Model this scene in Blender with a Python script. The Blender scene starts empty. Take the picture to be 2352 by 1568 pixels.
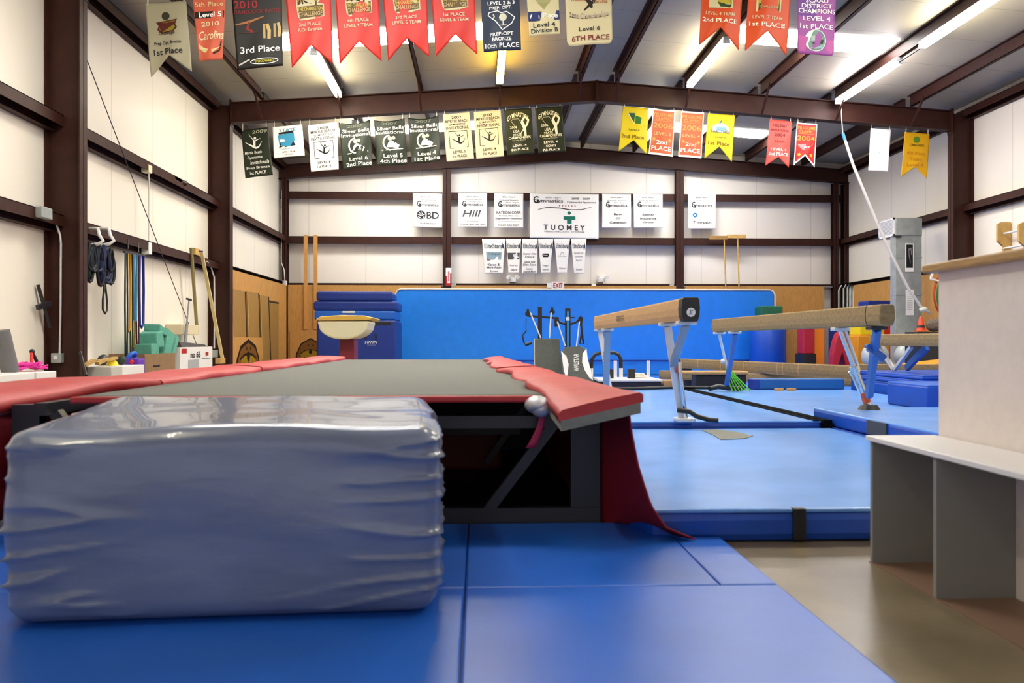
import bpy, math, random
from mathutils import Vector, Matrix, noise
random.seed(7)
S = bpy.context.scene
# ------------------------------------------------------------------ camera, world, light, exposure
FPX, CX, CY, H = 1900.0, 1176.0, 782.0, 0.93
YAW = math.atan(76 / FPX)
cam = bpy.data.objects.new('camera', bpy.data.cameras.new('camera'))
S.collection.objects.link(cam); S.camera = cam
cam.location = (0, 0, H); cam.rotation_euler = (math.pi / 2, 0, -YAW)
cam.data.sensor_width = 36.0; cam.data.lens = FPX / 2352 * 36.0
cam.data.shift_y = (CY - 784.0) / 2352.0
cam.data.clip_start = 0.05
cam.data.dof.use_dof = True; cam.data.dof.focus_distance = 13.0; cam.data.dof.aperture_fstop = 3.4
S.view_settings.view_transform = 'Standard'; S.view_settings.look = 'None'
S.view_settings.exposure = 0.0; S.view_settings.gamma = 1.0; S.view_settings.use_curve_mapping = False
W = bpy.data.worlds.new('world'); S.world = W; W.use_nodes = True
W.node_tree.nodes['Background'].inputs[0].default_value = (1.0, 0.96, 0.92, 1)
W.node_tree.nodes['Background'].inputs[1].default_value = 0.75
TUBE_E, SKY_E = 80.0, 34.0
# ------------------------------------------------------------------ pixel measurements of the photograph -> metres
_s, _c = math.sin(YAW), math.cos(YAW)
def at(px, py, Y):
    u = (px - CX) / FPX; v = (CY - py) / FPX
    t = Y / (_c - u * _s)
    return Vector(((_s + u * _c) * t, Y, H + v * t))
def atX(px, py, X):
    u = (px - CX) / FPX; v = (CY - py) / FPX
    t = X / (_s + u * _c)
    return Vector((X, (_c - u * _s) * t, H + v * t))
def atZ(px, py, Z):
    u = (px - CX) / FPX; v = (CY - py) / FPX
    t = (Z - H) / v
    return Vector(((_s + u * _c) * t, (_c - u * _s) * t, Z))
def lin(c):
    if isinstance(c, str):
        c = c.lstrip('#'); c = [int(c[i:i + 2], 16) / 255 for i in (0, 2, 4)]
    return tuple(x / 12.92 if x <= .04045 else ((x + .055) / 1.055) ** 2.4 for x in c)
# ------------------------------------------------------------------ materials
MATS = {}
def mat(name, col, rough=.6, metal=0.0, noise_amt=0.0, nscale=8.0, bump=0.0, bscale=30.0, stretch=None, coat=0.0, emit=None, estr=0.0, seams=None, spec=.5, sheen=0.0):
    if name in MATS: return MATS[name]
    m = bpy.data.materials.new(name); m.use_nodes = True
    nt = m.node_tree; b = nt.nodes['Principled BSDF']
    c = lin(col) if isinstance(col, str) else col
    b.inputs['Base Color'].default_value = (*c, 1); b.inputs['Roughness'].default_value = rough
    b.inputs['Metallic'].default_value = metal; b.inputs['Coat Weight'].default_value = coat
    b.inputs['Specular IOR Level'].default_value = spec
    if emit is not None:
        b.inputs['Emission Color'].default_value = (*emit, 1); b.inputs['Emission Strength'].default_value = estr
    tc = None
    def coords():
        nonlocal tc
        if tc is None:
            g = nt.nodes.new('ShaderNodeNewGeometry'); tc = g.outputs['Position']
            if stretch:
                mp = nt.nodes.new('ShaderNodeMapping'); mp.inputs['Scale'].default_value = stretch
                nt.links.new(tc, mp.inputs[0]); tc = mp.outputs[0]
        return tc
    colsock = None
    if noise_amt:
        n = nt.nodes.new('ShaderNodeTexNoise'); n.inputs['Scale'].default_value = nscale; n.inputs['Detail'].default_value = 5
        nt.links.new(coords(), n.inputs['Vector'])
        r = nt.nodes.new('ShaderNodeMapRange'); r.inputs[1].default_value = .25; r.inputs[2].default_value = .75
        r.inputs[3].default_value = 1 - noise_amt; r.inputs[4].default_value = 1 + noise_amt * .6
        nt.links.new(n.outputs[0], r.inputs[0])
        mx = nt.nodes.new('ShaderNodeVectorMath'); mx.operation = 'SCALE'; mx.inputs[0].default_value = c
        nt.links.new(r.outputs[0], mx.inputs['Scale']); colsock = mx.outputs[0]
    if seams:
        axis, period, width, dark = seams
        g = nt.nodes.new('ShaderNodeNewGeometry'); sp = nt.nodes.new('ShaderNodeSeparateXYZ'); nt.links.new(g.outputs['Position'], sp.inputs[0])
        md = nt.nodes.new('ShaderNodeMath'); md.operation = 'PINGPONG'; md.inputs[1].default_value = period / 2; nt.links.new(sp.outputs[axis], md.inputs[0])
        lt = nt.nodes.new('ShaderNodeMath'); lt.operation = 'LESS_THAN'; lt.inputs[1].default_value = width; nt.links.new(md.outputs[0], lt.inputs[0])
        r2 = nt.nodes.new('ShaderNodeMapRange'); r2.inputs[3].default_value = 1; r2.inputs[4].default_value = dark; nt.links.new(lt.outputs[0], r2.inputs[0])
        m2 = nt.nodes.new('ShaderNodeVectorMath'); m2.operation = 'SCALE'; m2.inputs[0].default_value = c
        if colsock: nt.links.new(colsock, m2.inputs[0])
        nt.links.new(r2.outputs[0], m2.inputs['Scale']); colsock = m2.outputs[0]
    if colsock: nt.links.new(colsock, b.inputs['Base Color'])
    if bump:
        n2 = nt.nodes.new('ShaderNodeTexNoise'); n2.inputs['Scale'].default_value = bscale; n2.inputs['Detail'].default_value = 4
        nt.links.new(coords(), n2.inputs['Vector'])
        bp = nt.nodes.new('ShaderNodeBump'); bp.inputs['Strength'].default_value = bump; bp.inputs['Distance'].default_value = .02
        nt.links.new(n2.outputs[0], bp.inputs['Height']); nt.links.new(bp.outputs[0], b.inputs['Normal'])
    MATS[name] = m; return m
def ink(col, rough=.55):
    c = lin(col)
    if min(c) < .66: c = tuple(x * .68 for x in c)
    return mat('ink_' + col.lstrip('#') + ('' if rough == .55 else '_g'), c, max(rough, .42), spec=.3)
M_wall = mat('white_vinyl_wall', (.88, .82, .76), .55, bump=.25, bscale=2.2, seams=(0, 1.52, .012, .82))
M_wally = mat('white_vinyl_wall_side', (.88, .83, .74), .5, bump=.3, bscale=2.0, seams=(1, 1.52, .012, .82))
M_ceil = mat('grey_vinyl_ceiling', (.42, .38, .29), .5, bump=.3, bscale=3.0, seams=(1, 1.22, .012, .75))
M_steel = mat('brown_steel', (.040, .0115, .0075), .55, noise_amt=.25, nscale=6, spec=.25)
M_conc = mat('concrete', (.215, .17, .105), .30, noise_amt=.35, nscale=2.2, bump=.05)
M_ply = mat('plywood', (.55, .28, .075), .6, noise_amt=.22, nscale=7, stretch=(5, 5, .8))
M_ply2 = mat('plywood_dark', (.33, .18, .045), .6, noise_amt=.22, nscale=7, stretch=(5, 5, .8))
M_pine = mat('pine', (.60, .30, .085), .55, noise_amt=.2, nscale=9, stretch=(6, 6, .7))
M_oak = mat('yellow_wood', (.55, .34, .10), .5, noise_amt=.2, nscale=9)
M_bluewall = mat('blue_wall_mat', (.002, .20, .80), .5, noise_amt=.08, nscale=5, bump=.06)
M_blue = mat('royal_blue_vinyl', (.006, .075, .50), .36, noise_amt=.12, nscale=5, bump=.12, bscale=5)
M_bluefloor = mat('blue_floor_vinyl', (.012, .12, .62), .34, noise_amt=.10, nscale=3, bump=.10, bscale=4)
M_sky = mat('light_blue_vinyl', (.15, .38, .92), .24, noise_amt=.14, nscale=2.5, bump=.12, bscale=3.0)
M_navy = mat('dark_blue_vinyl', (.004, .030, .27), .45, noise_amt=.15, nscale=6, bump=.1)
M_carpet = mat('blue_carpet', (.01, .14, .62), .9, noise_amt=.15, nscale=30)
M_red = mat('red_vinyl_pad', (.47, .03, .036), .5, noise_amt=.14, nscale=8, bump=.2, bscale=9)
M_redskirt = mat('red_fabric', (.30, .004, .016), .7, noise_amt=.15, nscale=6)
M_foam = mat('grey_foam', (.22, .23, .21), .9, noise_amt=.15, nscale=30)
M_bed = mat('grey_mesh_bed', (.125, .13, .118), .8, noise_amt=.15, nscale=60)
M_black = mat('black_plastic', (.012, .012, .013), .45)
M_blackm = mat('black_metal', (.016, .016, .024), .4)
M_suede = mat('tan_suede', (.50, .31, .14), .9, noise_amt=.18, nscale=40)
M_suede2 = mat('worn_brown_suede', (.30, .205, .095), .9, noise_amt=.3, nscale=30)
M_chrome = mat('chrome', (.75, .75, .75), .16, 1.0)
M_alu = mat('painted_silver', (.72, .72, .74), .35, .3)
M_white = mat('white_paint', (.85, .84, .83), .4)
M_lam = mat('white_laminate', (.88, .88, .90), .3)
M_greylam = mat('grey_laminate', (.27, .27, .255), .55)
M_halfwall = mat('white_drywall', (.82, .74, .71), .7, noise_amt=.05, nscale=20)
M_galv = mat('galvanised_steel', (.42, .46, .46), .45, .5, noise_amt=.2, nscale=6)
M_leg = mat('blue_leg_paint', (.03, .12, .42), .35)
M_cream = mat('cream_vinyl', (.85, .80, .55), .4)
M_mustard = mat('mustard_vinyl', (.75, .47, .08), .5)
M_orange = mat('orange_foam_vinyl', (.80, .22, .012), .5)
M_amber = mat('amber_vinyl', (.75, .30, .02), .5)
M_redv = mat('bright_red_vinyl', (.72, .015, .02), .45)
M_crimson = mat('crimson_vinyl', (.40, .008, .028), .5)
M_yellow = mat('yellow_vinyl', (.85, .66, .01), .5)
M_green = mat('green_vinyl', (.005, .12, .05), .55)
M_teal = mat('teal_foam', (.10, .36, .28), .85, noise_amt=.2, nscale=25)
M_card = mat('cardboard', (.26, .155, .075), .8, noise_amt=.15, nscale=12)
M_purple = mat('purple_foam', (.12, .03, .42), .6)
M_ball = mat('silver_ball', (.42, .47, .50), .28)
M_tube = mat('fluorescent_tube', (1, 1, 1), .4, emit=(1.0, .91, .68), estr=TUBE_E)
M_tubew = mat('cool_fluorescent_tube', (1, 1, 1), .4, emit=(1.0, .93, .95), estr=TUBE_E)
M_tubey = mat('aged_yellow_tube', (1, 1, 1), .4, emit=(1.0, .62, .04), estr=TUBE_E * .8)
M_skyl = mat('daylit_skylight', (1, 1, 1), .4, emit=(1.0, .99, .95), estr=SKY_E)
M_wrap = mat('clear_wrapped_foam', (.175, .215, .345), .27, noise_amt=.25, nscale=2.0, bump=.35, bscale=3.0, stretch=(1.0, 1.0, 3.0), coat=.35)
M_rope = mat('white_rope', (.75, .72, .66), .8)
# ------------------------------------------------------------------ mesh builder
WL = {}
def V(*a): return Vector(a)
class MB:
    def __init__(s): s.v = []; s.f = []; s.m = []; s.s = []
    def add(s, vs, fs, mi=0, smooth=False):
        o = len(s.v); s.v += [Vector(p) for p in vs]
        for f in fs: s.f.append([o + i for i in f]); s.m.append(mi); s.s.append(smooth)
        return s
    def box(s, x0, x1, y0, y1, z0, z1, mi=0):
        vs = [(x, y, z) for z in (z0, z1) for y in (y0, y1) for x in (x0, x1)]
        return s.add(vs, [(0, 2, 3, 1), (4, 5, 7, 6), (0, 1, 5, 4), (2, 6, 7, 3), (0, 4, 6, 2), (1, 3, 7, 5)], mi)
    def hexa(s, b, t, mi=0):      # bottom and top quads
        return s.add(list(b) + list(t), [(3, 2, 1, 0), (4, 5, 6, 7), (0, 1, 5, 4), (1, 2, 6, 5), (2, 3, 7, 6), (3, 0, 4, 7)], mi)
    def bar(s, p, q, w, h, mi=0, up=(0, 0, 1)):
        p = Vector(p); q = Vector(q); d = (q - p).normalized(); up = Vector(up)
        if abs(d.dot(up)) > .97: up = Vector((0, 1, 0))
        sd = d.cross(up).normalized() * (w / 2); u = sd.cross(d).normalized() * (h / 2)
        return s.hexa([p - sd - u, p + sd - u, p + sd + u, p - sd + u], [q - sd - u, q + sd - u, q + sd + u, q - sd + u], mi)
    def cyl(s, p, q, r, r2=None, n=12, mi=0, caps=True, smooth=True):
        p = Vector(p); q = Vector(q); r2 = r if r2 is None else r2
        d = (q - p).normalized(); a = d.orthogonal().normalized(); b = d.cross(a)
        vs = []
        for c, rr in ((p, r), (q, r2)):
            for i in range(n):
                t = 2 * math.pi * i / n; vs.append(c + (a * math.cos(t) + b * math.sin(t)) * rr)
        s.add(vs, [(i, (i + 1) % n, n + (i + 1) % n, n + i) for i in range(n)], mi, smooth)
        if caps: s.add(vs[:n], [tuple(range(n))[::-1]], mi); s.add(vs[n:], [tuple(range(n))], mi)
        return s
    def tube(s, pts, r, n=8, mi=0, closed=False):
        pts = [Vector(p) for p in pts]; N = len(pts); vs = []; a = None
        for i in range(N):
            if closed: d = (pts[(i + 1) % N] - pts[i - 1]).normalized()
            else: d = (pts[min(i + 1, N - 1)] - pts[max(i - 1, 0)]).normalized()
            if a is None: a = d.orthogonal().normalized()
            a = (a - d * a.dot(d)).normalized(); b = d.cross(a)
            rr = r[i] if isinstance(r, (list, tuple)) else r
            vs += [pts[i] + (a * math.cos(2 * math.pi * k / n) + b * math.sin(2 * math.pi * k / n)) * rr for k in range(n)]
        fs = [(i * n + k, i * n + (k + 1) % n, ((i + 1) % N) * n + (k + 1) % n, ((i + 1) % N) * n + k) for i in range(N if closed else N - 1) for k in range(n)]
        s.add(vs, fs, mi, True)
        if not closed: s.add(vs[:n], [tuple(range(n))[::-1]], mi); s.add(vs[-n:], [tuple(range(n))], mi)
        return s
    def lathe(s, prof, c, n=24, mi=0):
        c = Vector(c); vs = []
        for r, z in prof: vs += [c + V(r * math.cos(2 * math.pi * k / n), r * math.sin(2 * math.pi * k / n), z) for k in range(n)]
        return s.add(vs, [(i * n + k, i * n + (k + 1) % n, (i + 1) * n + (k + 1) % n, (i + 1) * n + k) for i in range(len(prof) - 1) for k in range(n)], mi, True)
    def ball(s, c, r, n=20, mi=0):
        r = (r, r, r) if not hasattr(r, '__len__') else r
        k = n // 2; vs = []; c = Vector(c)
        for i in range(k + 1):
            t = math.pi * i / k
            for j in range(n):
                p = 2 * math.pi * j / n
                vs.append(c + V(r[0] * math.sin(t) * math.cos(p), r[1] * math.sin(t) * math.sin(p), r[2] * math.cos(t)))
        return s.add(vs, [(i * n + j, (i + 1) * n + j, (i + 1) * n + (j + 1) % n, i * n + (j + 1) % n) for i in range(k) for j in range(n)], mi, True)
    def prism(s, pts, ext, mi=0):
        pts = [Vector(p) for p in pts]; e = Vector(ext); n = len(pts)
        return s.add(pts + [p + e for p in pts], [tuple(range(n))[::-1], tuple(range(n, 2 * n))] + [(i, (i + 1) % n, n + (i + 1) % n, n + i) for i in range(n)], mi)
    def grid(s, fn, nu, nv, mi=0, smooth=True):
        vs = [fn(i / nu, j / nv) for j in range(nv + 1) for i in range(nu + 1)]
        return s.add(vs, [(j * (nu + 1) + i, j * (nu + 1) + i + 1, (j + 1) * (nu + 1) + i + 1, (j + 1) * (nu + 1) + i) for j in range(nv) for i in range(nu)], mi, smooth)
    def build(s, name, mats, parent=None, bevel=0.0, thick=0.0, subd=0):
        if not isinstance(mats, (list, tuple)): mats = [mats]
        lo = Vector([min(p[i] for p in s.v) for i in range(3)]); hi = Vector([max(p[i] for p in s.v) for i in range(3)])
        o = Vector(((lo.x + hi.x) / 2, (lo.y + hi.y) / 2, lo.z))
        me = bpy.data.meshes.new(name); me.from_pydata([p - o for p in s.v], [], s.f)
        for m in mats: me.materials.append(m)
        me.polygons.foreach_set('material_index', s.m); me.polygons.foreach_set('use_smooth', s.s); me.update()
        ob = bpy.data.objects.new(name, me); S.collection.objects.link(ob)
        if parent is not None: ob.parent = parent; ob.location = o - WL[parent.name]
        else: ob.location = o
        WL[ob.name] = o
        if bevel:
            b = ob.modifiers.new('bevel', 'BEVEL'); b.width = bevel; b.segments = 2; b.limit_method = 'ANGLE'; b.angle_limit = .6
        if thick:
            t = ob.modifiers.new('thick', 'SOLIDIFY'); t.thickness = thick; t.offset = 0
        if subd:
            t = ob.modifiers.new('subd', 'SUBSURF'); t.levels = subd; t.render_levels = subd
        return ob
def tag(o, label, cat, group=None):
    o['label'] = label; o['category'] = cat
    if group: o['group'] = group
    return o
def thing(name, label, cat, loc, group=None):
    o = bpy.data.objects.new(name, None); S.collection.objects.link(o); o.location = Vector(loc); o.empty_display_size = .1
    WL[o.name] = Vector(loc); return tag(o, label, cat, group)
def struct(o, label=None, cat=None):
    o['kind'] = 'structure'
    if label: o['label'] = label; o['category'] = cat or 'building'
    return o
# ------------------------------------------------------------------ lettering: one glyph mesh per character
GL = {}
def _glyph_mesh(body):
    cu = bpy.data.curves.new('glyph', 'FONT'); cu.body = body; cu.size = 1; cu.resolution_u = 3; cu.offset = .012
    ob = bpy.data.objects.new('glyph', cu); S.collection.objects.link(ob)
    me = ob.evaluated_get(bpy.context.evaluated_depsgraph_get()).to_mesh()
    vs = [(p.co.x, p.co.y) for p in me.vertices]; fs = [tuple(p.vertices) for p in me.polygons]
    bpy.data.objects.remove(ob); bpy.data.curves.remove(cu)
    return vs, fs
def _w(vs): return max(p[0] for p in vs) - min(p[0] for p in vs)
_hh = _w(_glyph_mesh('HH')[0])
def glyph(ch):
    if ch not in GL:
        if ch == ' ': GL[ch] = ([], [], .30)
        else:
            vs, fs = _glyph_mesh(ch); GL[ch] = (vs, fs, _w(_glyph_mesh('H' + ch + 'H')[0]) - _hh)
    return GL[ch]
for _ch in "ABCDEFGHIJKLMNOPQRSTUVWXYZabcdefghijklmnopqrstuvwxyz0123456789.&-/'": glyph(_ch)
def layout(txt):
    vs, fs, x = [], [], 0.0
    for ch in txt:
        gv, gf, adv = glyph(ch); o = len(vs)
        vs += [(p[0] + x, p[1]) for p in gv]; fs += [tuple(o + i for i in f) for f in gf]; x += adv
    x0 = min(p[0] for p in vs); x1 = max(p[0] for p in vs); y0 = min(p[1] for p in vs); y1 = max(p[1] for p in vs)
    return [((p[0] - x0) / (x1 - x0), (p[1] - y0) / (y1 - y0)) for p in vs], fs
def text_on(mb, surf, uc, vc, wu, hv, txt, mi, lift, shear=0.0, arc=0.0):
    """lay a line of lettering in the box (wu x hv) round (uc, vc) of a surface surf(u, v, lift)"""
    vs, fs = layout(txt)
    out = []
    for a, b in vs:
        u = uc + (a - .5 + shear * (b - .5) * hv / max(wu, 1e-6)) * wu; v = vc - (b - .5) * hv + arc * (2 * a - 1) ** 2
        out.append(surf(u, v, lift))
    mb.add(out, fs, mi)
def stroke_poly(pts, w, asp):
    """a polyline of width w (in u) as quads, asp = width/height of the surface"""
    q = []
    for (a, b) in zip(pts[:-1], pts[1:]):
        wa = a[2] if len(a) > 2 else w; wb = b[2] if len(b) > 2 else w
        dx, dy = (b[0] - a[0]) * asp, (b[1] - a[1]); L = math.hypot(dx, dy) or 1e-6
        nx, ny = -dy / L, dx / L; ex, ey = dx / L * w * .2 * asp, dy / L * w * .2 * asp
        q.append([(a[0] + nx * wa / 2 - ex / asp, a[1] + ny * wa * asp / 2 - ey), (b[0] + nx * wb / 2 + ex / asp, b[1] + ny * wb * asp / 2 + ey),
                  (b[0] - nx * wb / 2 + ex / asp, b[1] - ny * wb * asp / 2 + ey), (a[0] - nx * wa / 2 - ex / asp, a[1] - ny * wa * asp / 2 - ey)])
    return q
def decorate(parent, surf, asp, items, lift=.004):
    """items: ('t',u,v,w,h,text,colour[,shear,arc]) lettering; ('p',pts,colour) ('c',u,v,ru,colour) ('l',pts,w,colour) ('b',u0,v0,u1,v1,colour) emblem"""
    tm, em, tc, ec = MB(), MB(), [], []
    k = 0
    for it in items:
        k += 1
        if it[0] == 't':
            c = it[6]
            if c not in tc: tc.append(c)
            text_on(tm, surf, it[1], it[2], it[3], it[4], it[5], tc.index(c), lift + .0035 + .0002 * k, *(it[7:]))
            continue
        c = it[-1]
        if c not in ec: ec.append(c)
        mi = ec.index(c); lf = lift + .00025 * k
        if it[0] == 'p': polys = [it[1]]
        elif it[0] == 'b': polys = [[(it[1], it[2]), (it[3], it[2]), (it[3], it[4]), (it[1], it[4])]]
        elif it[0] == 'c': polys = [[(it[1] + it[3] * math.cos(t * math.pi / 10), it[2] + it[3] * asp * math.sin(t * math.pi / 10)) for t in range(20)]]
        else: polys = stroke_poly(it[1], it[2], asp)
        for P in polys:
            em.add([surf(u, v, lf) for u, v in P], [tuple(range(len(P)))], mi)
    if em.v: em.build('emblem', [ink(c) for c in ec], parent)
    if tm.v: tm.build('lettering', [ink(c) for c in tc], parent)
# ------------------------------------------------------------------ the building
XL, XR, XM, YB, YF = -5.30, 10.05, 2.35, 22.4, -4.0
SL = .071
def roof(x): return 6.33 - SL * abs(x - XM)          # underside of the roof lining
def raf(x): return 6.11 - SL * abs(x - XM)           # top of the rigid frames
struct(MB().box(XL - .3, XR + .3, YF, YB + .3, -.2, 0).build('floor', M_conc))
struct(MB().box(XL - .15, XL, YF, YB, 0, roof(XL) + .1).build('wall_left', M_wally))
struct(MB().box(XR, XR + .15, YF, YB, 0, roof(XR) + .1).build('wall_right', M_wally))
b = MB(); b.prism([(XL, YB, 0), (XR, YB, 0), (XR, YB, roof(XR)), (XM, YB, roof(XM)), (XL, YB, roof(XL))], (0, .15, 0))
struct(b.build('wall_back', M_wall))
b = MB()
b.prism([(XL - .15, YF, roof(XL - .15)), (XM, YF, roof(XM)), (XM, YF, roof(XM) + .12), (XL - .15, YF, roof(XL) + .12)], (0, YB - YF + .15, 0))
b.prism([(XM, YF, roof(XM)), (XR + .15, YF, roof(XR + .15)), (XR + .15, YF, roof(XR) + .12), (XM, YF, roof(XM) + .12)], (0, YB - YF + .15, 0))
struct(b.build('ceiling', M_ceil))
# daylight panels let into the roof slopes
for i, (x0, x1, y0) in enumerate([(-3.4, .25, 13.65), (4.3, 7.08, 13.65), (-3.4, .25, 19.75), (4.3, 7.08, 19.75), (-3.4, .25, 7.5), (4.3, 7.08, 7.5)]):
    b = MB(); b.prism([(x0, y0, roof(x0) - .012), (x1, y0, roof(x1) - .012), (x1, y0, roof(x1) + .01), (x0, y0, roof(x0) + .01)], (0, .72, 0))
    struct(b.build('window_%d' % (i + 1), M_skyl))
# rigid frames: I-section columns and rafters
def isec(b, p, q, depth_dir, d, fl, tf=.012):
    """I-beam from p to q; d = web depth along depth_dir, flange width fl across Y"""
    dd = Vector(depth_dir).normalized(); p = Vector(p); q = Vector(q)
    for s in (-1, 1):
        o = dd * (s * (d / 2 - tf / 2)); b.bar(p + o, q + o, fl if abs(dd.x) < .5 else tf, tf if abs(dd.x) < .5 else fl, 0, (0, 0, 1) if abs(dd.x) < .5 else (0, 1, 0))
    return b
def column(x0, x1, y, ztop):
    b = MB(); b.box(x0, x1, y - .006, y + .006, 0, ztop)
    b.box(x0, x0 + .014, y - .1, y + .1, 0, ztop); b.box(x1 - .014, x1, y - .1, y + .1, 0, ztop)
    b.box(x0 - .02, x1 + .02, y - .12, y + .12, 0, .02)
    struct(b.build('steel_column', M_steel)); return b
def frame(y, d=.40):
    column(XL + .005, XL + .43, y, raf(XL) - .01); column(XR - .44, XR - .005, y, raf(XR) - .01)
    for sx in (-1, 1):
        xe = XL + .43 if sx < 0 else XR - .44
        b = MB()
        b.prism([(xe, y - .006, raf(xe) - d), (XM, y - .006, raf(XM) - d), (XM, y - .006, raf(XM)), (xe, y - .006, raf(xe))], (0, .012, 0))
        for zo in (-d, -.014):
            b.prism([(xe, y - .1, raf(xe) + zo), (XM, y - .1, raf(XM) + zo), (XM, y - .1, raf(XM) + zo + .014), (xe, y - .1, raf(xe) + zo + .014)], (0, .2, 0))
        if sx > 0: b.box(XM - .012, XM + .012, y - .1, y + .1, raf(XM) - d - .03, raf(XM) + .02)
        b.box(xe - .012, xe + .012, y - .1, y + .1, raf(xe) - d - .06, raf(xe) + .05)
        r = struct(b.build('rafter_beam', M_steel))
        for px in PURL:
            if (px - XM) * sx > 0 and abs(px - XM) > .3:
                MB().bar((px, y - .62, roof(px) - .16), (px + .02, y - .10, raf(px) - d + .015), .035, .035).build('flange_brace', M_steel, r)
PURL = [-4.27, -2.72, -1.16, .40, 1.98, 2.72, 4.12, 5.66, 7.18, 8.72]
for y in (10.4, 16.5): frame(y)
b = MB()
for sx, xe in ((-1, XL), (1, XR)):
    b = MB(); b.prism([(xe, 22.14, raf(xe) - .36), (XM, 22.14, raf(XM) - .36), (XM, 22.14, raf(XM)), (xe, 22.14, raf(xe))], (0, .012, 0))
    for zo in (-.36, -.014):
        b.prism([(xe, 22.05, raf(xe) + zo), (XM, 22.05, raf(XM) + zo), (XM, 22.05, raf(XM) + zo + .014), (xe, 22.05, raf(xe) + zo + .014)], (0, .2, 0))
    struct(b.build('rafter_beam', M_steel))
def zsec(b, p, q, h, w, inward):
    """a Z girt: web of height h on the wall side and two flanges"""
    p = Vector(p); q = Vector(q); n = Vector(inward)
    b.bar(p + n * (w / 2), q + n * (w / 2), w if abs(n.z) < .5 else .01, h if abs(n.z) < .5 else .01); return b
for px in PURL:                                                   # roof purlins, one per line and bay
    for y0, y1 in ((YF, 10.3), (10.5, 16.4), (16.6, 22.05)):
        z = roof(px); b = MB()
        b.box(px - .006, px + .006, y0, y1, z - .215, z - .004)
        b.box(px - .006, px + .064, y0, y1, z - .215, z - .205); b.box(px - .064, px + .006, y0, y1, z - .016, z - .004)
        b.box(px + .055, px + .064, y0, y1, z - .215, z - .19)
        struct(b.build('purlin_beam', M_steel))
for x, n in ((XL, 1), (XR, -1)):                                  # eave struts and wall girts
    for y0, y1 in ((YF, 10.39), (10.41, 16.49), (16.51, 22.35)):
        for zc, h in ((roof(x) - .26, .20), (3.60, .20), (2.37, .20)):
            if zc < 3 and y0 > 16: h = .07; zc = 2.44
            b = MB(); b.box(min(x, x + n * .2), max(x, x + n * .2), y0, y1, zc + h / 2 - .01, zc + h / 2)
            b.box(min(x + n * .012, x + n * .022), max(x + n * .012, x + n * .022), y0, y1, zc - h / 2, zc + h / 2)
            b.box(min(x + n * .02, x + n * .1), max(x + n * .02, x + n * .1), y0, y1, zc - h / 2, zc - h / 2 + .01)
            b.box(min(x + n * .19, x + n * .2), max(x + n * .19, x + n * .2), y0, y1, zc - h / 2 + .06, zc + h / 2)
            struct(b.build('girt_beam', M_steel))
posts = [-5.14, -.86, 5.42, 9.70, 9.98]
for i, x in enumerate(posts):                                     # end-wall posts
    zt = raf(x) - .37; w = .105 if i in (1, 2) else .07
    b = MB(); b.box(x - w, x + w, 22.10, 22.112, 0, zt); b.box(x - w, x + w, 22.29, 22.302, 0, zt); b.box(x - .006, x + .006, 22.1, 22.3, 0, zt)
    struct(b.build('steel_column', M_steel))
for z, h in ((4.80, .20), (3.61, .20), (2.44, .05)):
    for x0, x1 in ((XL + .02, -.98), (-.74, 5.30), (5.54, XR - .02)):
        b = MB(); b.box(x0, x1, 22.22, 22.23, z - h / 2, z + h / 2); b.box(x0, x1, 22.22, 22.395, z + h / 2 - .01, z + h / 2); b.box(x0, x1, 22.18, 22.23, z - h / 2, z - h / 2 + .012)
        struct(b.build('girt_beam', M_steel))
# plywood wainscot
def panel(n, x0, x1, y0, y1, z0, z1, m=M_ply): return struct(MB().box(x0, x1, y0, y1, z0, z1).build('trim_%d' % n, m))
panel(1, XL + .26, -1.0, 22.06, 22.08, 0, 2.40)
panel(2, -.7, 5.3, 22.06, 22.08, 0, 2.40)
panel(3, 5.55, 9.35, 22.06, 22.08, 0, 2.40)
panel(4, XL + .215, XL + .235, 16.7, 22.0, 0, 2.39)
panel(5, XR - .235, XR - .215, 17.2, 21.3, 0, 2.38)
# ------------------------------------------------------------------ strip lights under the purlins
def strip_light(x, y0, y1, m, label, bare=False):
    z = roof(x) - .216; t = thing('strip_light', label, 'light', (x, (y0 + y1) / 2, z - .12), 'fluorescent strip lights')
    MB().prism([(x - .06, y0, z), (x + .06, y0, z), (x + .045, y0, z - .06), (x - .045, y0, z - .06)], (0, y1 - y0, 0)).build('housing', M_alu, t)
    for s in (-1, 1):
        MB().cyl((x + s * .045, y0 + .05, z - .085), (x + s * .045, y1 - .05, z - .085), .022, n=8).build('tube', m, t)
    for yy in (y0, y1 - .04): MB().box(x - .06, x + .06, yy, yy + .04, z - .11, z - .055).build('end_cap', M_white, t)
strip_light(-2.72, 13.75, 16.2, M_tube, 'lit strip light under the roof behind the left red swallowtail banners')
strip_light(.40, 13.5, 15.95, M_tubey, 'strip light with yellow glow under the roof beside the ridge')
strip_light(4.12, 13.6, 16.05, M_tube, 'lit strip light behind the left orange swallowtail banner')
strip_light(7.18, 13.85, 16.3, M_tubew, 'lit strip light meeting the brown rafter above the hanging rope')
strip_light(7.18, 10.7, 13.15, M_tube, 'lit strip light cut by the top edge at the right roof slope')
strip_light(-2.72, 18.2, 20.6, M_tube, 'added strip light in the far bay over the left end of the back wall')  # this lamp and the next are added to light the far bay
strip_light(4.12, 18.2, 20.6, M_tube, 'added strip light in the far bay over the middle of the back wall')
for x, y in ((-2.72, 6.4), (1.98, 6.4), (7.18, 6.2), (-2.72, 1.0), (4.12, 1.0)):  # out-of-view lamps put in to light the front bay
    strip_light(x, y, y + 2.45, M_tube, 'unseen strip light added in the front bay above the trampoline' )
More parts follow.
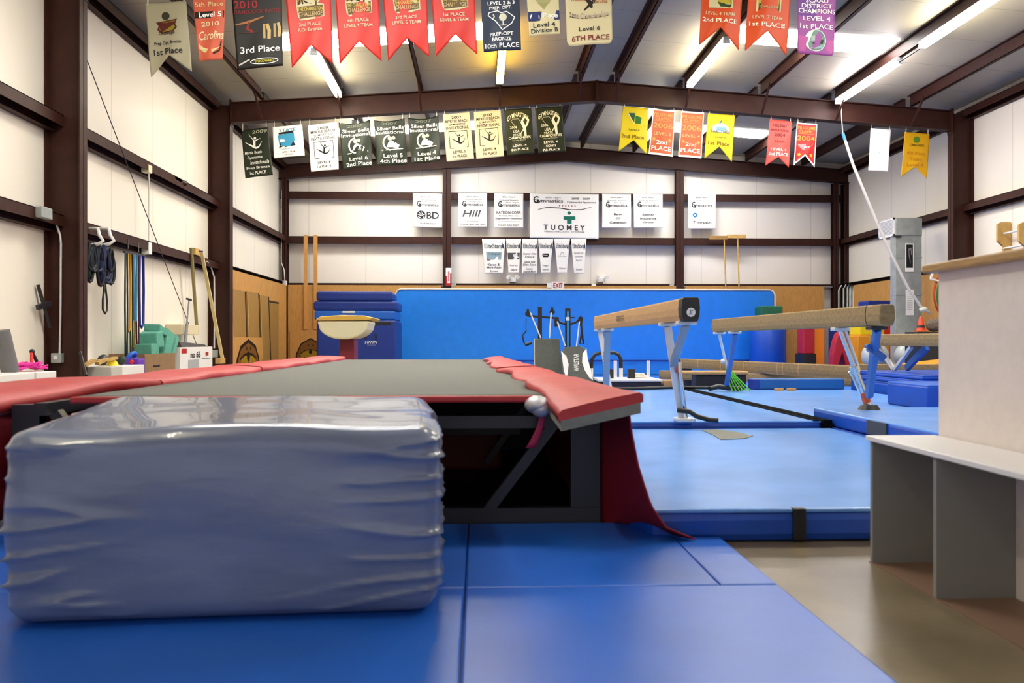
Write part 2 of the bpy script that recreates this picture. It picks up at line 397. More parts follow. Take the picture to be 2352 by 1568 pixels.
# conduit between two fixtures at right
b = MB(); b.tube([(7.18, 13.2, roof(7.18) - .30), (7.18, 13.86, roof(7.18) - .30)], .012, 6)
t = tag(b.build('hanging_conduit', M_blackm), 'thin conduit linking the two right strip lights', 'conduit')
# ------------------------------------------------------------------ floor mats
def lerp(a, b, t): return a + (b - a) * t
def pw(xs, ys, x):
    if x <= xs[0]: return ys[0]
    for i in range(len(xs) - 1):
        if x <= xs[i + 1]: return lerp(ys[i], ys[i + 1], (x - xs[i]) / (xs[i + 1] - xs[i]))
    return ys[-1]
t = thing('panel_mat', 'royal blue folding panel mat on the concrete under the silver block', 'mat', (-.5, 2.6, 0))
for x0, x1, y0, y1 in ((-3.3, -.052, 1.0, 3.0), (-.048, 1.10, 1.0, 3.0), (-3.3, -.052, 3.004, 4.06), (-.048, .885, 3.004, 4.06), (.889, 1.10, 3.004, 3.74)):
    MB().box(x0, x1, y0, y1, 0, .035).build('mat_panel', M_bluefloor, t, bevel=.008)
def slab(name, label, x0, x1, y0, y1, z0, z1, mtop, mside, bev=.03, skew=0.0, cat='mat', group=None, rnd=0):
    t = thing(name, label, cat, ((x0 + x1) / 2, (y0 + y1) / 2, z0), group)
    b = MB()
    n = 8; r = min(.05, (z1 - z0) / 2)
    # rounded lower edge body in side colour with a separate top sheet
    b.hexa([(x0, y0, z0), (x1, y0, z0), (x1 + skew, y1, z0), (x0 + skew, y1, z0)], [(x0, y0, z1 - .012), (x1, y0, z1 - .012), (x1 + skew, y1, z1 - .012), (x0 + skew, y1, z1 - .012)])
    b.build('mat_body', mside, t, bevel=bev)
    MB().hexa([(x0 + .004, y0 + .004, z1 - .02), (x1 - .004, y0 + .004, z1 - .02), (x1 + skew - .004, y1 - .004, z1 - .02), (x0 + skew + .004, y1 - .004, z1 - .02)],
              [(x0 + .004, y0 + .004, z1), (x1 - .004, y0 + .004, z1), (x1 + skew - .004, y1 - .004, z1), (x0 + skew + .004, y1 - .004, z1)]).build('mat_top', mtop, t, bevel=.008)
    return t
t = thing('landing_mat', 'light blue landing mat with dark blue front edge and black strap', 'mat', (1.9, 5.5, 0))
pl = [(.79, 3.76), (3.12, 3.76), (3.12, 7.22), (.62, 7.22), (.66, 4.15)]
MB().prism([(x, y, 0) for x, y in pl], (0, 0, .143)).build('mat_body', M_blue, t, bevel=.04)
MB().prism([(x + (.004 if x < 2 else -.004), y + (.004 if y < 5 else -.004), .135) for x, y in pl], (0, 0, .02)).build('mat_top', M_sky, t, bevel=.008)
MB().box(1.445, 1.505, 3.745, 3.79, .012, .158).build('strap', M_black, t, bevel=.005)
# torn patch on the vinyl by the beam foot
P = [atZ(*p, .156) for p in ((1612, 988), (1650, 987), (1690, 992), (1730, 1001), (1712, 1007), (1655, 1010), (1640, 1000))]
MB().prism(P, (0, 0, .004)).build('torn_patch', M_foam, t)
slab('landing_mat', 'light blue landing mat under the black ended balance beam', .82, 3.06, 7.27, 12.2, 0, .215, M_sky, M_blue, .03)
slab('landing_mat', 'light blue landing mat behind the plain tan balance beam foot', 3.16, 5.4, 7.8, 12.2, 0, .215, M_sky, M_blue, .03)
t = slab('landing_mat', 'blue landing mat with dark grey strap under the plain beam front foot', 3.17, 5.3, 4.6, 7.74, .16, .295, M_sky, M_blue, .02)
MB().box(3.155, 3.19, 6.30, 6.62, .175, .285).build('strap', mat('grey_strap', (.05, .055, .07), .6), t)
tag(MB().box(3.14, 5.35, 4.6, 7.74, 0, .155).build('mat_base', M_blue, None, bevel=.02), 'lower blue mat carrying the one with the dark grey strap', 'mat')
b = MB(); b.box(2.98, 3.045, 7.26, 12.1, .2155, .221); b.box(3.07, 3.15, 7.26, 12.1, .0, .221)  # black strips laid in for the shade in the gap between mats
tag(b.build('gap_shade_strip', mat('matte_black_gap', (.006, .006, .008), .95, spec=.05)), 'black double strip standing in for the shaded gap between landing mats', 'strip')
tag(MB().box(1.0, 9.55, 12.25, 21.4, .0, .028).build('carpet_roll', M_carpet), 'blue carpet laid over the floor behind the balance beams', 'carpet')
b = MB(); b.tube([(1.5, 11.95, .238), (2.2, 11.85, .238), (2.9, 12.0, .247), (3.3, 12.05, .24), (3.9, 12.0, .24)], .025, 6)
tag(b.build('black_cable', M_black), 'black cable across the blue carpet behind the landing mats', 'cable')
# ------------------------------------------------------------------ wrapped crash block in front
C0 = [V(-1.47, 2.62, .037), V(-.135, 2.70, .037), V(-.23, 3.93, .037), V(-1.70, 3.93, .037)]
def crash_pt(a, b_, c, r=.075):
    # a,b_,c in -1..1 on the cube surface -> rounded box
    hx, hy, hz = .68, .66, .325
    p = V(a * hx, b_ * hy, c * hz); q = V(max(-hx + r, min(hx - r, p.x)), max(-hy + r, min(hy - r, p.y)), max(-hz + r, min(hz - r, p.z)))
    d = p - q
    if d.length > 1e-6: p = q + d.normalized() * r
    a2, b2 = (p.x / hx + 1) / 2, (p.y / hy + 1) / 2
    base = C0[0].lerp(C0[1], a2).lerp(C0[3].lerp(C0[2], a2), b2)
    h = (p.z / hz + 1) / 2
    top = .615 + .02 * b2 - .012 * math.sin(a2 * 9) * (1 - b2)
    w = base + V(0, 0, h * top)
    if h > .04:
        sgn = V(a if abs(a) > .9 else 0, b_ if abs(b_) > .9 else 0, 0)
        amt = .015 * math.sin(h * math.pi)
        f1 = noise.noise(V(w.x * 2.2, w.y * 2.2, w.z * 5 + 3)); f2 = noise.noise(V(w.x * 5 + 9, w.y * 5, w.z * 22 + w.x * 3))
        q2 = noise.noise(V(w.x * 2.3 + 7, w.y * 2.3, w.z * 5 + 1)) * 1.2 + .75 * abs(a) - .25
        mask = max(0.0, min(1.0, q2 * 2.2))
        ridge = (1 - abs(noise.noise(V(w.x * 1.5 + 4, w.y * 1.5, w.z * 13 - 1.1 * w.x)))) ** 14 * mask
        edge = .8 + .5 * abs(a) ** 3
        w += sgn * (amt + .009 * f1 + .0025 * f2 * (.3 + .7 * abs(a)) + .017 * ridge * edge)
        if h > .9: w.z += .008 * f1 + .003 * f2
    return w
b = MB(); N = 64
for ax in range(3):
    for sg in (-1, 1):
        def fn(u, v, ax=ax, sg=sg):
            p = [0, 0, 0]; p[ax] = sg; p[(ax + 1) % 3] = (2 * u - 1) * (1 if sg > 0 else -1); p[(ax + 2) % 3] = 2 * v - 1
            return crash_pt(*p)
        b.grid(fn, N, N)
tag(b.build('crash_block', M_wrap), 'large silvery blue foam block in clear wrinkled plastic before the trampoline', 'crash mat')
# ------------------------------------------------------------------ tumbling trampoline
T = thing('tumbling_trampoline', 'long low trampoline with grey mesh bed and red side pads', 'trampoline', (-.8, 4.0, .035))
def xr_in(y): return pw([3.6, 5.1, 6.0, 7.4, 9.3, 11.9], [.34, .285, .27, .175, .12, .07], y)
def xr_out(y): return pw([3.5, 4.4, 5.0, 5.75, 7.9, 9.5, 11.9], [.705, .645, .60, .56, .50, .41, .33], y)
b = MB()
b.grid(lambda u, v: V(lerp(-1.95, xr_in(4.05 + v * 7.85) + .04, u), 4.05 + v * 7.85, .655 - .035 * math.sin(math.pi * u) * math.sin(math.pi * min(1, v * 1.0)) ), 16, 40)
b.build('bed', M_bed, T, thick=.008)
b = MB(); b.box(-1.95, .30, 4.02, 4.05, .628, .662); b.build('end_trim', M_red, T, bevel=.01)
b = MB(); b.box(-2.02, .40, 4.06, 4.12, .50, .56); b.build('end_rail', M_blackm, T)
b = MB(); b.bar((-2.1, 4.05, .60), (-2.1, 11.9, .60), .06, .06); b.build('side_rail', M_blackm, T)
b = MB(); b.bar((.44, 4.1, .60), (.26, 11.9, .60), .06, .06); b.build('side_rail', M_blackm, T)
b = MB(); b.box(-2.2, .60, 4.07, 4.13, .002, .105); b.build('base_rail', M_blackm, T)
for x0, x1 in ((.455, .60), (-2.25, -2.12)):
    MB().box(x0, x1, 4.08, 4.15, .002, .62).build('leg', M_blackm, T)
for y in (7.9, 11.7):
    for x in (-2.15, .30): MB().box(x, x + .08, y, y + .06, .002, .60).build('leg', M_blackm, T)
MB().bar((.02, 4.10, .06), (.42, 4.10, .58), .055, .05).build('brace', M_blackm, T)
MB().bar((-1.65, 4.10, .06), (-2.05, 4.10, .58), .055, .05).build('brace', M_blackm, T)
MB().bar((.05, 5.6, .10), (.36, 5.6, .55), .03, .04).build('brace', M_blackm, T)
MB().box(-1.9, .28, 5.55, 5.61, .30, .36).build('cross_rail', M_blackm, T)
MB().box(-1.9, .20, 7.9, 7.96, .05, .11).build('cross_rail', M_blackm, T)
# red pads: four lengths per side, thick vinyl on grey foam
def pad(y0, y1, fin, fout, foam=.03, thk=.045, wob=.0, ph=0.0):
    """fin/fout(y) -> (x, z) of the top edge"""
    nv = max(6, int((y1 - y0) / .16)); b = MB()
    sec = []
    for j in range(nv + 1):
        y = lerp(y0, y1, j / nv); xi, zi = fin(y); xo, zo = fout(y)
        w = wob * math.sin(y * 4.1 + ph) + wob * .6 * math.sin(y * 9.3 + ph)
        zi += w; zo += w * .5
        d = V(xo - xi, 0, zo - zi)
        pts = []
        for k, (f, e) in enumerate(((0, -thk), (0, -.012), (.04, 0), (.35, .004), (.65, .004), (.96, 0), (1, -.012), (1, -thk))):
            q = V(xi, y, zi) + d * f; q.z += e; pts.append(q)
        sec.append(pts)
    m = len(sec[0]); vs = [p for s_ in sec for p in s_]
    fs = [(j * m + k, j * m + (k + 1) % m, (j + 1) * m + (k + 1) % m, (j + 1) * m + k) for j in range(nv) for k in range(m)]
    b.add(vs, fs, 0, True); b.add(sec[0], [tuple(range(m))[::-1]]); b.add(sec[-1], [tuple(range(m))])
    p = b.build('side_pad', M_red, T)
    b = MB(); vs = []
    for s_ in sec:
        a, c = s_[0], s_[-1]; ins = (c - a) * .03
        vs += [a + ins, c - ins, c - ins - V(0, 0, foam), a + ins - V(0, 0, foam)]
    fs = [(j * 4 + k, j * 4 + (k + 1) % 4, (j + 1) * 4 + (k + 1) % 4, (j + 1) * 4 + k) for j in range(nv) for k in range(4)]
    b.add(vs, fs); b.add(vs[:4], [(3, 2, 1, 0)]); b.add(vs[-4:], [(0, 1, 2, 3)])
    b.build('foam_backing', M_foam, p); return p
def sag(y): return .055 * max(0, 1 - (y - 3.5) / .55) if y < 4.05 else 0
for (y0, y1, ph) in ((3.52, 5.05, 0), (5.07, 7.3, 1), (7.32, 9.6, 2), (9.62, 11.9, 3)):
    pad(y0, y1, lambda y: (xr_in(y) + (.03 * math.sin(y * 5) if y > 4.4 else 0), .685 - sag(y) + .012 * math.sin(y * 3)), lambda y: (xr_out(y), .707), foam=.045 if ph == 0 else .02, wob=.006, ph=ph)
for (y0, y1, ph) in ((3.62, 5.2, .4), (5.22, 7.4, 1.3), (7.42, 9.6, 2.2), (9.62, 11.9, 3.1)):
    pad(y0, y1, lambda y: (pw([3.6, 4.0, 4.75, 5.3, 12], [-2.33, -2.30, -2.12, -1.93, -1.90], y), .69 - (.075 * max(0, 1 - (y - 3.6) / 1.2) if y < 4.8 else 0)),
        lambda y: (pw([3.6, 4.75, 5.3, 12], [-2.72, -2.52, -2.32, -2.30], y), .712), foam=.008, thk=.06, wob=.008, ph=ph)
# red skirts down to the floor; the right one flares out at the near end
def skirt(u, v):
    y = 3.66 + u * 8.1; fl = max(0, 1 - (y - 3.66) / .46)
    xt = pw([3.66, 4.2, 11.9], [.665, .60, .30], y); zt = .64
    prof = pw([0, .2, .45, .68, .85, 1], [0, .012, .045, .10, .17, .30], v) * fl
    zb = .043 if y < 4.08 else .004
    return V(xt + prof, y, lerp(zt, zb, pw([0, .2, .45, .68, .85, 1], [0, .17, .45, .74, .91, 1], v)))
b = MB(); b.grid(lambda u, v: skirt(u ** 1.8, v), 40, 20); b.build('skirt', M_redskirt, T, thick=.008)
b = MB(); b.grid(lambda u, v: V(-2.32 - .05 * v, 3.9 + u * 7.9, lerp(.63, .04, v)), 20, 6); b.build('skirt', M_redskirt, T, thick=.008)
b = MB(); b.box(-2.28, .44, 6.95, 6.97, .03, .60); b.build('rear_shade_panel', M_black, T)  # black panel added so the space under the bed reads dark
MB().box(-2.28, .58, 4.16, 6.94, .003, .02).build('floor_shade_sheet', M_black, T)  # black sheet over the floor, added for the shade under the bed
b = MB(); b.box(-2.0, .25, 11.86, 11.9, .03, .62); b.build('end_skirt', M_blackm, T)
b = MB(); b.ball((.285, 4.02, .618), (.065, .10, .045), 18); b.ball((.30, 3.98, .60), (.05, .06, .04), 14); b.build('corner_wrap', mat('silver_tape', (.62, .63, .70), .35, .3, noise_amt=.2, nscale=20, bump=.3), T)
b = MB(); b.grid(lambda u, v: V(.295 - .06 * v ** 2 + .025 * u + .02 * (u - .5) * v, 4.0, .59 - .18 * v), 3, 8); b.build('strap', mat('pink_strap', (.45, .02, .09), .6), T, thick=.004)
tag(MB().box(-1.2, .16, 5.8, 6.4, .021, .30).build('folded_mat', mat('dark_red_mat', (.22, .03, .03), .6), None, bevel=.03), 'dark red folded mat stored under the trampoline', 'mat')
tag(MB().box(-3.6, -2.80, 4.1, 6.6, .002, .56).build('folded_mat', M_bluefloor, None, bevel=.04), 'blue folded mat standing left of the trampoline below the red pad', 'mat')
# ------------------------------------------------------------------ half wall and bench at right
t = thing('half_wall', 'white half wall with a tan wooden cap rail at right', 'half wall', (1.99, 2, 0))
MB().box(1.93, 2.05, .4, 3.40, 0, 1.215).build('wall_panel', M_halfwall, t)
MB().box(1.885, 2.095, .35, 3.455, 1.215, 1.252).build('cap_rail', mat('oak_cap', (.42, .25, .085), .45, noise_amt=.25, nscale=12, stretch=(6, 1, 6)), t, bevel=.008)
t = thing('bench', 'low white topped bench with grey end panels against the half wall', 'bench', (1.78, 2.4, 0))
MB().box(1.625, 1.925, .6, 3.42, .512, .532).build('bench_top', M_lam, t, bevel=.003)
for y in (3.38, 2.90, 1.9, .9): MB().box(1.637, 1.925, y, y + .02, .006, .512).build('divider', M_greylam, t)
MB().box(1.637, 1.925, .62, 3.41, 0, .006).build('bottom_shelf', mat('brown_shelf', (.22, .13, .085), .5), t)
# ------------------------------------------------------------------ balance beams
def beam_body(b, x, y0, y1, zt, h=.178, w=.135, mi=0, x1=None):
    x1 = x if x1 is None else x1
    prof = [(-.37, -1), (-.47, -.75), (-.5, -.45), (-.45, -.08), (-.38, 0), (.38, 0), (.45, -.08), (.5, -.45), (.47, -.75), (.37, -1)]
    d = V(x1 - x, y1 - y0, 0).normalized(); sd = V(d.y, -d.x, 0)
    A = [V(x, y0, zt) + sd * (p * w) + V(0, 0, q * h) for p, q in prof]; B = [V(x1, y1, zt) + sd * (p * w) + V(0, 0, q * h) for p, q in prof]
    n = len(prof); b.add(A + B, [(i, (i + 1) % n, n + (i + 1) % n, n + i) for i in range(n)] + [tuple(range(n))[::-1], tuple(range(n, 2 * n))], mi); return b
T = thing('balance_beam', 'tan balance beam with black end cap bearing a white round emblem', 'balance beam', (1.66, 7.2, .215))
BX, BZ = 1.655, 1.265
bm = beam_body(MB(), BX, 6.52, 11.4, BZ).build('beam_body', M_suede, T)
e = beam_body(MB(), BX, 6.40, 6.52, BZ + .004, .19, .147).build('end_cap', M_black, T, bevel=.006)
esurf = lambda u, v, l: V(BX + (u - .5) * .147, 6.40 - l, BZ - v * .19)
decorate(e, esurf, .147 / .19, [('c', .5, .60, .24, '#f2f2ee'), ('l', [(.46, .50), (.46, .66), (.40, .68)], .045, '#101010'), ('l', [(.54, .70), (.54, .53), (.62, .51)], .045, '#101010')], .002)
bsurf = lambda u, v, l: V(BX - .0675 - l, 11.4 - u * 4.88, BZ - v * .178)
decorate(bm, bsurf, 27, [('t', .445, .36, .095, .13, 'REISSATO', '#3a2a18'), ('t', .445, .56, .095, .16, 'REISSTIO', '#3a2a18')], .003)
def clamp(p, m): MB().box(p[0] - .075, p[0] + .075, p[1] - .05, p[1] + .05, p[2] - .03, p[2]).build('clamp', m, T, bevel=.006)
zb = BZ - .178
P1, Q1 = V(BX, 7.2, zb - .03), V(1.80, 7.30, .235); K1 = P1.lerp(Q1, .42)
clamp((BX, 7.2, zb), M_alu); clamp((BX, 6.55, zb), M_alu)
MB().bar(P1, Q1, .062, .05, 0, (0, 1, 0)).build('leg', M_alu, T, bevel=.006)
MB().bar((BX, 6.55, zb - .03), K1 + V(-.02, -.05, 0), .062, .04, 0, (0, 1, 0)).build('strut', mat('grey_strut', (.30, .34, .40), .35, .4), T, bevel=.006)
b = MB(); b.cyl(K1 + V(.035, -.045, 0), Q1 + V(.03, -.05, .0), .02, n=12); b.cyl(K1 + V(.035, -.045, .03), K1 + V(.035, -.045, -.06), .028, n=12); b.build('leg_tube', M_chrome, T)
b = MB(); b.box(1.74, 1.90, 7.18, 7.36, .216, .245); b.build('foot', M_alu, T, bevel=.006)
b = MB(); b.tube([(1.74, 7.2, .32), (1.84, 7.16, .31), (1.90, 7.16, .27), (2.02, 7.2, .235), (2.1, 7.18, .23)], .022, 8); b.build('tie_strap', M_black, T)
P2, Q2 = V(BX, 11.25, zb - .03), V(1.78, 11.15, .235); K2 = P2.lerp(Q2, .45)
clamp((BX, 11.25, zb), M_alu); clamp((BX, 10.6, zb), M_alu)
MB().bar(P2, Q2, .062, .05, 0, (0, 1, 0)).build('leg', M_alu, T)
MB().bar((BX, 10.6, zb - .03), (1.70, 11.0, .23), .075, .05, 0, (0, 1, 0)).build('strut', mat('grey_strut', (.3, .34, .4)), T)
b = MB()
for i in range(6): b.ball(P2.lerp(Q2, .35) + V(0, -.05, -.045 * i), (.014, .014, .026), 8)
b.build('chain', M_chrome, T)
MB().box(1.65, 1.86, 11.0, 11.25, .216, .24).build('foot', M_alu, T)

BX, BZ = 3.33, 1.228; zb = BZ - .178
T = thing('balance_beam', 'plain worn tan balance beam on chrome and blue legs, right of the capped one', 'balance beam', (BX, 9, .295))
beam_body(MB(), BX, 6.62, 11.5, BZ).build('beam_body', M_suede2, T, bevel=.01)
beam_body(MB(), BX, 6.86, 6.872, BZ + .0015, .181, .139).build('end_seam', M_black, T)
clamp((BX, 7.5, zb), M_alu); clamp((BX, 6.8, zb), M_blackm); clamp((BX, 11.35, zb), M_alu); clamp((BX, 10.65, zb), M_alu)
F = V(3.60, 7.5, .31); A = V(BX, 7.5, zb - .03)
b = MB(); b.cyl(A, A.lerp(F, .52), .022, n=12); b.cyl(A + V(.05, 0, 0), A.lerp(F, .5) + V(.04, 0, 0), .014, n=10); b.build('leg_tube', M_chrome, T)
b = MB(); b.cyl(A.lerp(F, .46), F, .032, n=14); b.cyl(A.lerp(F, .46), A.lerp(F, .54), .045, n=14); b.cyl(A.lerp(F, .5) + V(-.05, 0, -.02), F + V(-.04, 0, .05), .012, n=8); b.build('lower_leg', M_chrome, T)
MB().cyl(A.lerp(F, .80), A.lerp(F, .93), .038, n=14).build('orange_tape', mat('orange_tape', (.75, .12, .03), .5), T)
b = MB(); b.cyl(F + V(0, 0, .03), F + V(0, 0, -.0149), .07, .1, 14); b.build('foot', M_black, T)
b = MB(); b.bar((BX, 6.8, zb - .03), (3.56, 7.42, .42), .055, .05, 0, (0, 1, 0)); b.build('strut', M_leg, T)
Kc = V(BX, 6.8, zb - .03).lerp(V(3.56, 7.42, .42), .33); b = MB(); b.bar(Kc + V(-.06, -.03, .05), Kc + V(.07, -.03, -.05), .06, .05, 0, (0, 1, 0)); b.cyl(Kc + V(-.07, -.06, .06), Kc + V(-.07, 0, .06), .018); b.build('lock_knob', M_leg, T)
F = V(3.49, 11.55, .262)
b = MB(); b.cyl((BX, 11.35, zb - .03), F + V(.03, .0, .2), .02, n=10); b.ball(V(BX, 11.35, zb - .03).lerp(F, .5), .035, 10); b.build('leg_tube', M_alu, T)
b = MB(); b.bar((BX, 10.65, zb - .03), F, .055, .05, 0, (0, 1, 0)); b.build('strut', M_leg, T)
b = MB(); b.tube([F + V(-.25, -.05, -.008), F + V(-.1, .05, .02), F + V(0, -.06, .0), F + V(.2, 0, -.008)], .035, 8); b.build('foot', M_black, T)
b = MB()
for k in range(6): b.tube([F + V(.01 * k - .02, -.05, .28), F + V(.02 * k, -.09, .18), F + V(.04 * k + .02, -.10, .06), F + V(.05 * k + .04, -.16, -.035)], .009, 5)
b.build('tie_strap', mat('lime_strap', (.12, .55, .03), .6), T)

T = thing('balance_beam', 'brown balance beam on a white and blue V leg behind the half wall', 'balance beam', (5.85, 9.5, .5))
beam_body(MB(), 5.85, 7.2, 12.05, 1.022, .168).build('beam_body', M_suede2, T, bevel=.008)
b = MB(); b.bar((5.84, 11.9, .85), (5.84, 11.42, .525), .045, .045, 0, (1, 0, 0)); b.build('leg', M_alu, T)
b = MB(); b.bar((5.84, 10.95, .85), (5.84, 11.40, .525), .045, .045, 0, (1, 0, 0)); b.build('leg', M_alu, T)
b = MB(); b.bar((6.0, 10.85, .85), (6.0, 11.38, .545), .09, .05, 0, (1, 0, 0)); b.build('strut', M_leg, T)
b = MB(); b.bar((5.85, 7.5, .85), (5.85, 7.7, .03), .05, .05); b.bar((5.85, 7.88, .85), (5.85, 7.72, .03), .05, .05); b.build('leg', M_alu, T)
def low_beam(label, x0, y0, x1, y1, zt, h, feet, m=M_suede2, tape=False):
    t = thing('floor_beam', label, 'beam', ((x0 + x1) / 2, (y0 + y1) / 2, zt - h))
    bd = beam_body(MB(), x0, y0, y1, zt, h, .13, 0, x1).build('beam_body', m, t)
    for f in feet:
        x, y = lerp(x0, x1, f), lerp(y0, y1, f); MB().box(x - .09, x + .09, y - .05, y + .05, .03, zt - h).build('foot', M_blackm, t)
    if tape:
        for f in (.25, .33, .36, .55, .7, .86):
            x, y = lerp(x0, x1, f), lerp(y0, y1, f); beam_body(MB(), x, y, y + (y1 - y0) * .004, zt + .001, h + .002, .133, 0, x + (x1 - x0) * .004).build('tape_mark', M_suede, t)
    return t
low_beam('long low brown practice beam with tape marks across the back of the blue mats', 5.53, 11.9, 4.15, 16.7, .562, .19, (.97,), tape=True)
low_beam('lower brown practice beam beneath the one with tape marks', 5.98, 12.95, 3.48, 15.7, .362, .165, (.15, .85))
low_beam('short brown beam in front of the amber wedge', 6.2, 13.35, 7.8, 13.25, .545, .15, (.1, .9))
t = thing('vault_board', 'black board box with a pale top rail beside the low brown beams', 'springboard', (3.75, 12.9, .03))
MB().box(3.37, 4.15, 12.7, 13.0, .03, .40).build('box_body', M_black, t, bevel=.01)
MB().box(3.15, 4.18, 12.66, 13.03, .40, .455).build('top_rail', M_suede, t, bevel=.02)
t = thing('folded_mat', 'long flat blue mat lying in front of the low brown beams', 'mat', (5.2, 12, .216))
MB().box(4.0, 5.35, 11.9, 12.12, .217, .375).build('mat_body', mat('petrol_blue_vinyl', (.008, .10, .34), .4), t, bevel=.02)
MB().box(3.985, 4.09, 11.89, 12.13, .219, .372).build('end_flap', M_navy, t, bevel=.015)
for x, z in ((4.22, 0), (4.40, 0)): tag(MB().box(x, x + .12, 11.62, 11.68, .217, .25).build('wood_scrap', M_pine), 'small wood scrap before the long flat blue mat, %s' % ('nearer the seam strip' if x < 4.3 else 'farther from the seam strip'), 'wood', 'wood scraps on the landing mat')
# blue mats stacked at right
t = slab('folded_mat', 'thick blue mat with white writing at the bottom of the right stack', 5.5, 8.2, 10.1, 12.05, .0, .37, M_blue, M_blue, .03)
decorate(t, lambda u, v, l: V(5.5 - l, 12.05 - u * 1.95, .37 - v * .36), 5.3, [('t', .70, .38, .20, .30, 'U/E 18', '#9fb4d8')], .004)
slab('folded_mat', 'thin blue mat second from the top of the right stack', 5.52, 8.2, 10.12, 12.05, .372, .432, M_blue, M_blue, .02)
slab('folded_mat', 'thin blue mat on top of the right stack under the V leg', 5.55, 8.2, 10.14, 12.05, .434, .494, M_blue, M_blue, .02)
slab('folded_mat', 'blue mat standing nearest the half wall in front of the stack', 4.62, 6.2, 8.35, 9.2, .216, .47, M_bluefloor, M_blue, .02)
tag(MB().box(5.45, 6.4, 7.9, 10.05, 0, .214).build('mat_base', M_bluefloor), 'flat blue mat on the floor at the foot of the right mat stack', 'mat')
# ------------------------------------------------------------------ back of the room: wall mat, mat pile, vault
def rrect(x0, x1, z0, z1, r, y):
    pts = []
    for cx, cz, a0 in ((x1 - r, z1 - r, 0), (x0 + r, z1 - r, 90), (x0 + r, z0 + r, 180), (x1 - r, z0 + r, 270)):
        for k in range(5): a = math.radians(a0 + k * 22.5); pts.append(V(cx + r * math.cos(a), y, cz + r * math.sin(a)))
    return pts
t = thing('wall_mat', 'wide bright blue mat standing along the back wall below the exit sign', 'mat', (2.8, 21.7, .03))
MB().prism(rrect(-2.15, 7.82, .03, 2.255, .14, 21.62), (0, .20, 0)).build('mat_body', M_bluewall, t, bevel=.02)
b = MB(); b.tube([(-2.17, 21.62, .1), (-2.17, 21.62, 2.14), (-2.12, 21.62, 2.24), (-2.03, 21.62, 2.275), (7.7, 21.62, 2.275), (7.79, 21.62, 2.24), (7.84, 21.62, 2.14), (7.84, 21.62, .1)], .018, 6); b.build('edge_piping', mat('pale_piping', (.75, .72, .62), .5), t)
b = MB(); b.box(-2.1, 7.8, 21.59, 21.63, .40, .425); b.build('lower_seam', M_navy, t)
def block(name, label, cat, x0, x1, y0, y1, z0, z1, m, bev=.03, group=None):
    return tag(MB().box(x0, x1, y0, y1, z0, z1).build(name, m, None, bevel=bev), label, cat, group)
t = thing('crash_mat', 'tall dark blue mat with white maker lettering at the bottom of the back pile', 'mat', (-2.8, 19, 0))
MB().box(-3.68, -1.88, 18.9, 20.3, 0, 1.40).build('mat_body', M_navy, t, bevel=.05)
MB().box(-2.75, -2.0, 18.885, 18.9, 1.29, 1.36).build('strap', M_black, t)
for x in (-2.58, -2.36): MB().box(x, x + .04, 18.87, 18.9, .97, 1.08).build('handle', M_black, t)
decorate(t, lambda u, v, l: V(-3.68 + u * 1.8, 18.9 - l, 1.40 - v * 1.40), 1.8 / 1.4, [('t', .68, .36, .16, .045, 'TIFFIN', '#dfe6f0', .3), ('t', .69, .41, .11, .018, 'ATHLETIC MATS', '#b9c4da')], .003)
t = thing('folded_mat', 'medium blue folded mat with a white tag third from the top of the back pile', 'mat', (-2.8, 19, 1.4))
MB().box(-3.74, -1.9, 18.95, 20.2, 1.402, 1.61).build('mat_body', mat('mid_blue_vinyl', (.008, .12, .62), .4), t, bevel=.04)
MB().box(-3.1, -2.82, 18.935, 18.955, 1.56, 1.60).build('white_tag', M_white, t)
block('folded_mat', 'dark blue folded mat second from the top of the back pile', 'mat', -3.76, -1.86, 18.95, 20.2, 1.612, 1.83, M_navy, .05)
block('folded_mat', 'dark blue folded mat topmost on the back pile', 'mat', -3.70, -1.98, 18.95, 20.1, 1.832, 2.06, M_navy, .06)
t = thing('vault_table', 'cream vault table with a curved front on a dark red pedestal', 'vault', (-2.2, 13.8, 0))
def vt(u, v):
    # dome-shaped front: u across, v front to back
    x = -2.60 + u * .80; q = (2 * u - 1)
    return V(x, 13.5 + v * 1.0, 0)
b = MB(); prof = []
for k in range(25):
    q = -1 + 2 * k / 24; prof.append(V(-2.2 + q * .41, 13.5, 1.22 - .27 * math.sqrt(max(0, 1 - abs(q) ** 2.2))))
b.prism(prof + [V(-1.79, 13.5, 1.255), V(-2.61, 13.5, 1.255)], (0, .9, 0)); b.build('padded_front', M_cream, t, bevel=.03)
b = MB(); b.prism([(-2.62, 13.47, 1.255), (-1.76, 13.47, 1.265), (-1.72, 13.47, 1.30), (-1.85, 13.47, 1.335), (-2.2, 13.47, 1.345), (-2.55, 13.47, 1.32), (-2.63, 13.47, 1.28)], (0, 1.1, 0)); b.build('table_top', M_mustard, t, bevel=.012)
MB().box(-2.30, -2.06, 13.75, 14.2, 0, .97).build('pedestal', mat('maroon_paint', (.20, .012, .03), .5), t, bevel=.01)
MB().box(-2.7, -1.7, 13.6, 14.5, 0, .06).build('base', M_blackm, t)
